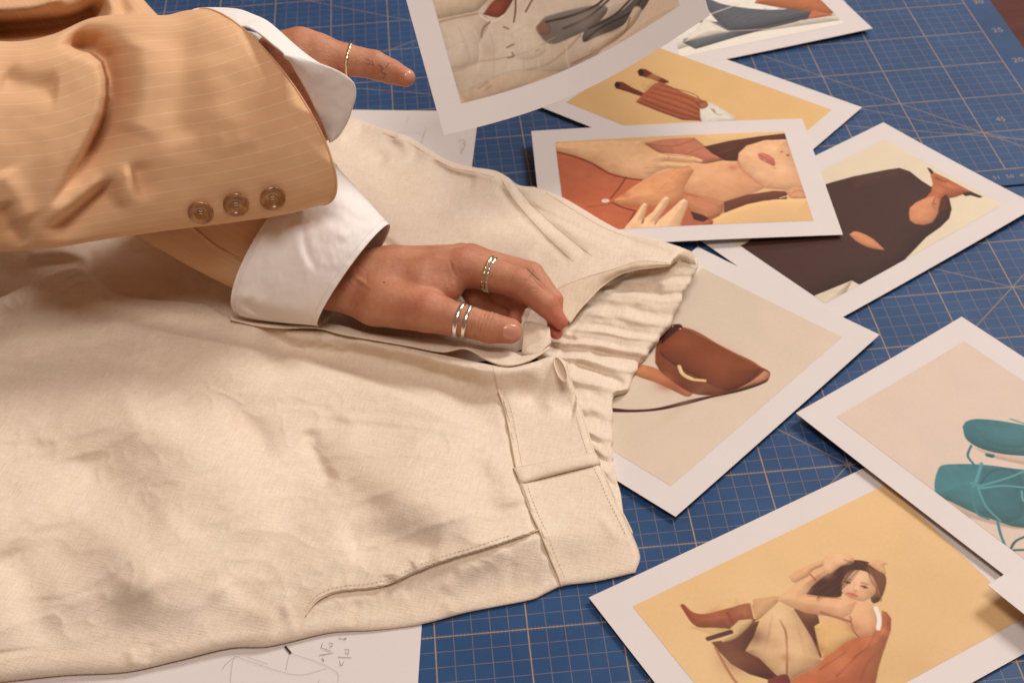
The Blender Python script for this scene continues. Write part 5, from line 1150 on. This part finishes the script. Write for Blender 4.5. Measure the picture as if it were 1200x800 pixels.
# ------------------------------------------------------------------ hands as one smooth skin surface
import openvdb
def sub(X, lo, hi):
    ax = (X[:, 0, 0, 0], X[0, :, 0, 1], X[0, 0, :, 2])
    return tuple(slice(max(int(np.searchsorted(ax[i], lo[i])), 0), int(np.searchsorted(ax[i], hi[i]))) for i in range(3))
def cone_sdf(X, a, b, ra, rb):
    a = np.array(a, np.float32); b = np.array(b, np.float32); d = b-a; l2 = d@d
    m = max(ra, rb)+1.0; s_ = sub(X, np.minimum(a, b)-m, np.maximum(a, b)+m)
    out = np.full(X.shape[:3], 1.5, np.float32); q = X[s_]-a
    t = np.clip((q[..., 0]*d[0]+q[..., 1]*d[1]+q[..., 2]*d[2])/l2, 0, 1)
    r = np.sqrt((q[..., 0]-t*d[0])**2+(q[..., 1]-t*d[1])**2+(q[..., 2]-t*d[2])**2)-(ra+(rb-ra)*t)
    out[s_] = np.minimum(r, 1.5); return out
def smin(a, b, k):
    h = np.clip(0.5+0.5*(b-a)/k, 0, 1); return b*(1-h)+a*h-k*h*(1-h)
def chain(X, J, k=0.12):
    r = None
    for i in range(len(J)-1):
        s = cone_sdf(X, J[i][:3], J[i+1][:3], J[i][3], J[i+1][3]); r = s if r is None else smin(r, s, k)
    return r
def hand_mesh(palm, fingers, grooves, vox=0.058, kp=0.75, kf=0.42, veins=()):
    allp = np.array([j for c in palm+fingers for j in c]); lo = (allp[:, :3]-allp[:, 3:4]).min(0)-0.3; hi = (allp[:, :3]+allp[:, 3:4]).max(0)+0.3
    n = np.ceil((hi-lo)/vox).astype(int); ax = [lo[i]+vox*np.arange(n[i]) for i in range(3)]
    X = np.stack(np.meshgrid(*ax, indexing='ij'), -1).astype(np.float32)
    P = None
    for c in palm:
        s = chain(X, c, 0.3); P = s if P is None else smin(P, s, kp)
    out = P
    for f in fingers:
        s = chain(X, f); s = smin(P, s, kf) if True else s
        out = smin(out, s, 0.05)
    for (c, axd, w, r, dp) in grooves:
        c = np.array(c, np.float32); axd = (np.array(axd)/np.linalg.norm(axd)).astype(np.float32); s_ = sub(X, c-2.2*r, c+2.2*r); q = X[s_]-c
        out[s_] += dp*np.exp(-((q@axd)/w)**2)*np.exp(-((q**2).sum(-1))/(r*r))
    for (P0, P1_, r0, dp) in veins:
        sv = cone_sdf(X, P0, P1_, 0.001, 0.001); out = out-dp*np.exp(-(sv/r0)**2)
    out = out+0.018*np.sin(X[..., 0]*2.3+1)*np.sin(X[..., 1]*2.9)*np.cos(X[..., 2]*2.6)
    gd = openvdb.FloatGrid(0.6); gd.copyFromArray(np.clip(out, -0.6, 0.6).astype(np.float32))
    pts, quads = gd.convertToQuads(0.0)
    return np.array(pts)*vox+lo, np.array(quads)
def J(px_, py_, z, r): return (*U(px_, py_, z), r)
def JD(px_, py_, d, r): return (*UD(px_, py_, d), r)
W = J(386, 330, 4.7, 1.55); W2 = J(392, 322, 4.9, 1.45)
iM = J(545, 313, 5.9, 1.22)
def off(j, dx, dy, dz, r): return (j[0]+dx, j[1]+dy, j[2]+dz, r)
mM = off(iM, .35, 1.75, -1.0, 1.15); rM = off(iM, -.1, 3.2, -1.9, 1.05); pM = off(iM, -.9, 4.4, -2.7, .95)
FA = [J(230, 195, 6.6, 2.3), J(330, 285, 5.4, 1.8), W]
palm = [FA, [W, J(455, 330, 4.9, 1.65), iM], [W2, J(460, 316, 5.3, 1.5), mM], [off(W2, .2, .9, -.5, 1.3), rM], [off(W, .5, 1.6, -1.1, 1.1), pM],
        [J(402, 336, 4.6, 1.5), J(440, 350, 4.4, 1.65), J(488, 358, 4.4, 1.5)], [J(500, 335, 5.2, 1.35), J(526, 338, 5.2, .85)]]
idx = [iM, J(608, 331, 5.75, .92), J(640, 357, 4.7, .76), J(656, 377, 3.9, .50)]
mid = [mM, J(622, 322, 4.75, .86), J(647, 352, 3.9, .70), J(652, 390, 2.95, .42)]
rng_ = [rM, J(588, 342, 4.0, .84), J(611, 356, 3.4, .7), J(604, 371, 2.9, .55)]
pnk = [pM, J(556, 345, 3.7, .74), J(580, 356, 3.1, .64), J(594, 368, 2.7, .5)]
thb = [J(445, 352, 4.7, 1.6), J(502, 365, 4.9, 1.32), J(543, 376, 4.75, 1.0), J(574, 384, 4.5, .97), J(597, 387.5, 4.3, .80)]
def mid_(a, b, t): return tuple(a[i]*(1-t)+b[i]*t for i in range(3))
def ax_(a, b): return tuple(b[i]-a[i] for i in range(3))
tI = (thb[3][0], thb[3][1], thb[3][2])
gro = []
for o_ in (-.34, -.15, .04, .24): gro.append((mid_(thb[2], thb[3], .85+o_*.7), ax_(thb[2], thb[3]), 0.05, .95, 0.13))
for o_ in (-.2, 0, .2): gro.append((mid_(idx[0], idx[1], .98+o_*.25), ax_(idx[0], idx[1]), 0.06, .8, 0.035)); gro.append((mid_(idx[1], idx[2], 1+o_*.35), ax_(idx[1], idx[2]), 0.05, .6, 0.03)); gro.append((mid_(mid[0], mid[1], 1+o_*.25), ax_(mid[0], mid[1]), 0.05, .8, 0.045))
gro.append((U(533, 335, 6.6), tuple(U(545, 332, 6)-U(533, 335, 6)), 0.12, .9, 0.16)); gro.append((U(522, 337, 6.6), tuple(U(532, 330, 6)-U(522, 337, 6)), 0.09, .7, 0.08))
gro.append((U(414, 302, 6.8), tuple(U(424, 300, 6)-U(414, 302, 6)), 0.1, .8, 0.06)); gro.append((U(398, 330, 7.2), tuple(U(410, 326, 6)-U(398, 330, 6)), 0.08, 1.3, 0.035))
def P3(a, b_, z): return tuple(U(a, b_, z))
vn = [(P3(425, 322, 6.2), P3(470, 306, 6.6), .13, .085), (P3(470, 306, 6.6), P3(512, 302, 6.9), .12, .08), (P3(440, 345, 6.3), P3(480, 330, 6.6), .12, .075), (P3(480, 330, 6.6), P3(510, 318, 6.8), .11, .04), (P3(405, 318, 6.0), P3(425, 330, 6.2), .14, .07), (P3(425, 330, 6.2), P3(455, 352, 6.4), .12, .04)]
for px0, py0, px1, py1 in ((528, 303, 531, 322), (524, 318, 530, 340), (516, 322, 524, 338)):
    gro.append((P3((px0+px1)/2, (py0+py1)/2, 6.7), ax_(P3(px0, py0, 6.7), P3(px0+10, py0-3, 6.7)), 0.055, .42, 0.07))
for k in range(7): gro.append((P3(400+k*5, 312+k*9 % 40, 6.2), (1, .3*(k % 3), .2), 0.05, .5, 0.03))
Va, Qa = hand_mesh(palm, [idx, mid, rng_, pnk, thb], gro, veins=vn)
# upper hand: back of the hand leaves the cuff, one finger points right, the others curl under
q0 = d1-0.2
W1 = JD(292, 96, d1, 1.9); a1 = JD(374, 64, q0-.5, 1.15)
X_ = RM[:, 0]; Y_ = RM[:, 1]
def offc(j, r_, u_, t_, rad): return tuple(np.array(j[:3])+X_*r_+Y_*u_-FWD*t_)+(rad,)
a2 = offc(a1, -.1, -1.5, .1, 1.15); a3 = offc(a1, -.4, -3.0, -.1, 1.1); a4 = offc(a1, -1.0, -4.3, -.4, .95)
palm1 = [[JD(40, 170, d1+.5, 2.2), JD(180, 130, d1+.6, 1.9), W1], [W1, a1], [W1, a2], [offc(W1, 0, -.9, 0, 1.6), a3], [offc(W1, 0, -1.7, 0, 1.4), a4], [JD(318, 70, d1, 1.5), JD(352, 58, q0-.2, 1.35)]]
f1 = [a1, JD(405, 70, q0-.5, .98), JD(437, 76, q0-.5, .88), JD(458, 84, q0-.3, .76), JD(475.5, 91, q0-.2, .58)]
def curl(m, l): return [m, offc(m, l*.55, -.1, -.6, .82), offc(m, l*.25, -.3, -2.2, .75), offc(m, -.8, -.2, -2.2, .6)]
th1 = [offc(W1, .6, .5, -.9, 1.2), offc(a1, -2.4, -.3, -2.2, .95), offc(a1, -1.4, -1.0, -2.9, .8), offc(a1, -.9, -1.9, -3.0, .65)]
g1 = []
for o_ in (-.22, 0, .2): g1.append((mid_(f1[1], f1[2], .95+o_*.5), ax_(f1[1], f1[2]), 0.05, .7, 0.03)); g1.append((mid_(f1[3], f1[4], -.1+o_*.6), ax_(f1[3], f1[4]), 0.045, .6, 0.025))
g1.append((UD(398, 86, q0-1), tuple(UD(404, 76, q0)-UD(396, 80, q0)), .12, .5, .08))
Vb_, Qb = hand_mesh(palm1, [f1, curl(a2, 2.1), curl(a3, 2.0), curl(a4, 1.7), th1], g1)
VV = np.vstack([Va, Vb_]); QQ = np.vstack([Qa, Qb+len(Va)])
# orientation: make sure faces point outwards
t_ = Va[Qa[0]]
body = mesh('body', VV, QQ, M['skin'], PERSON)
import bmesh
bm = bmesh.new(); bm.from_mesh(body.data); bmesh.ops.recalc_face_normals(bm, faces=bm.faces)
for _ in range(1): bmesh.ops.smooth_vert(bm, verts=bm.verts, factor=0.4, use_axis_x=True, use_axis_y=True, use_axis_z=True)
bm.to_mesh(body.data); bm.free(); body.data.polygons.foreach_set('use_smooth', [True]*len(body.data.polygons))
ca = body.data.color_attributes.new('blush', 'FLOAT_COLOR', 'POINT')
bl_ = np.zeros(len(VV))
for c, r, a in [(idx[3], 1.4, 1.0), (idx[2], 1.0, .35), (mid[3], 1.2, .9), (rng_[3], 1.0, .6), (thb[4], 1.2, .45), (thb[3], .8, .25), (iM, 1.6, .3), (idx[1], .9, .3), (f1[4], .9, .35), (f1[2], .6, .15), (J(500, 350, 6, 1), 1.6, .25), (J(400, 345, 6, 1), 1.6, .25)]:
    bl_ = np.maximum(bl_, a*np.exp(-(((VV-np.array(c[:3]))**2).sum(1))/(r*r)))
ca.data.foreach_set('color', np.repeat(np.stack([bl_, bl_, bl_, np.ones(len(bl_))], 1), 1, 0).ravel())
vco = np.zeros(len(body.data.vertices)*3); body.data.vertices.foreach_get('co', vco); vco = vco.reshape(-1, 3)/CM
bvhH = BVHTree.FromPolygons([Vector(x) for x in vco], QQ.tolist())
bvhH1 = BVHTree.FromPolygons([Vector(x) for x in vco[len(Va):]], Qb.tolist())
def nail(cx, cy, ax, rx, ry, bvh, mat=M['nail']):
    'cx, cy photo pixel; ax direction in degrees; rx along, ry across'
    ca_, sa = math.cos(math.radians(ax)), math.sin(math.radians(ax)); V = []; nr, na = 8, 28
    for i in range(nr+1):
        for k in range(na):
            t = 2*math.pi*k/na; r = i/nr; x = np.sign(math.cos(t))*abs(math.cos(t))**.75*rx*r; y = np.sign(math.sin(t))*abs(math.sin(t))**.75*ry*r
            h_, n_ = hit(bvh, cx+x*ca_-y*sa, cy+x*sa+y*ca_)
            if h_ is None: h_, n_ = V_last, n_last
            V_last, n_last = h_, n_
            V.append(h_+n_*(0.045*(1-r**6)-0.01*r**6))
    return mesh('fingernail', V, gridfaces(nr+1, na, True), mat, body)
nail(600, 389, 8, 11.5, 9.5, bvhH)
nail(479.5, 89, 22, 6.2, 6.5, bvhH1)
def ring_on(j0, j1, t, r, w, th, mat, n=64, tilt=(0, 0, 0), pattern=0):
    c = np.array(mid_(j0, j1, t)); a = np.array(ax_(j0, j1)); a = a/np.linalg.norm(a)+np.array(tilt); a /= np.linalg.norm(a)
    p_ = np.cross(a, FWD); p_ /= np.linalg.norm(p_); q_ = np.cross(a, p_)
    prof = [(-.5, .0), (-.5, .6), (-.3, 1), (.3, 1), (.5, .6), (.5, 0)]; V = []
    for k in range(n):
        tt = 2*math.pi*k/n; bumpy = 1+(0.35*(math.sin(k*pattern) > 0) if pattern else 0.06*math.sin(3*tt))
        for (x, y) in prof: V.append(c+a*x*w*(1+0.08*math.sin(5*tt))+(p_*math.cos(tt)+q_*math.sin(tt))*(r+y*th*bumpy))
    m_ = len(prof); Fc = [[k*m_+i, k*m_+(i+1) % m_, ((k+1) % n)*m_+(i+1) % m_, ((k+1) % n)*m_+i] for k in range(n) for i in range(m_)]
    o = mesh('ring', V, Fc, mat, body); 
    return o
ring_on(thb[1], thb[2], .93, 1.03, .30, .13, M['silver']); ring_on(thb[2], thb[3], .16, 1.01, .27, .13, M['silver'])
ring_on(idx[0], idx[1], .455, 1.05, .22, .10, M['gold'], pattern=1.57, tilt=tuple(RM[:, 0]*.05)); ring_on(idx[0], idx[1], .525, 1.03, .20, .10, M['silver'], pattern=1.57)
ring_on(f1[1], f1[2], .12, .96, .2, .09, M['gold'], pattern=1.57, tilt=tuple(RM[:, 0]*.1))
def mark(pts, bvh, w, nm='tattoo', mat=M['ink'], n=14):
    P_ = []
    for q in catmull(pts, n):
        h_, n_ = hit(bvh, *q)
        if h_ is not None: P_.append(h_+n_*0.004)
    if len(P_) > 2: tube(nm, P_, w, mat, body, n=5, flat=0.35)
mark([(443, 76), (449, 79), (446, 84), (452, 87), (449, 92)], bvhH1, .04); mark([(452, 79), (456, 74)], bvhH1, .03); mark([(428, 68), (434, 72), (430, 78)], bvhH1, .022); mark([(436, 70), (438, 78)], bvhH1, .02); mark([(427, 74), (437, 76)], bvhH1, .02)
mark([(618, 315), (625, 322), (632, 328)], bvhH, .035); mark([(622, 322), (630, 332), (636, 337)], bvhH, .02); mark([(625, 317), (621, 324)], bvhH, .02)
for q, r in (((450, 331), .07), ((411, 325), .045)):
    h_, n_ = hit(bvhH, *q)
    if h_ is not None:
        V = [h_+n_*.02]+[h_+n_*.0+(RM[:, 0]*math.cos(t)+RM[:, 1]*math.sin(t))*r for t in np.linspace(0, 2*math.pi, 13)[:-1]]
        mesh('mole', V, [[0, 1+k, 1+(k+1) % 12] for k in range(12)], M['mole'], body)
for o in list(COL.objects):
    if o.name.startswith(('paper_sheet',)): o.data.polygons.foreach_set('use_smooth', [False]*len(o.data.polygons))
bpy.context.view_layer.update()
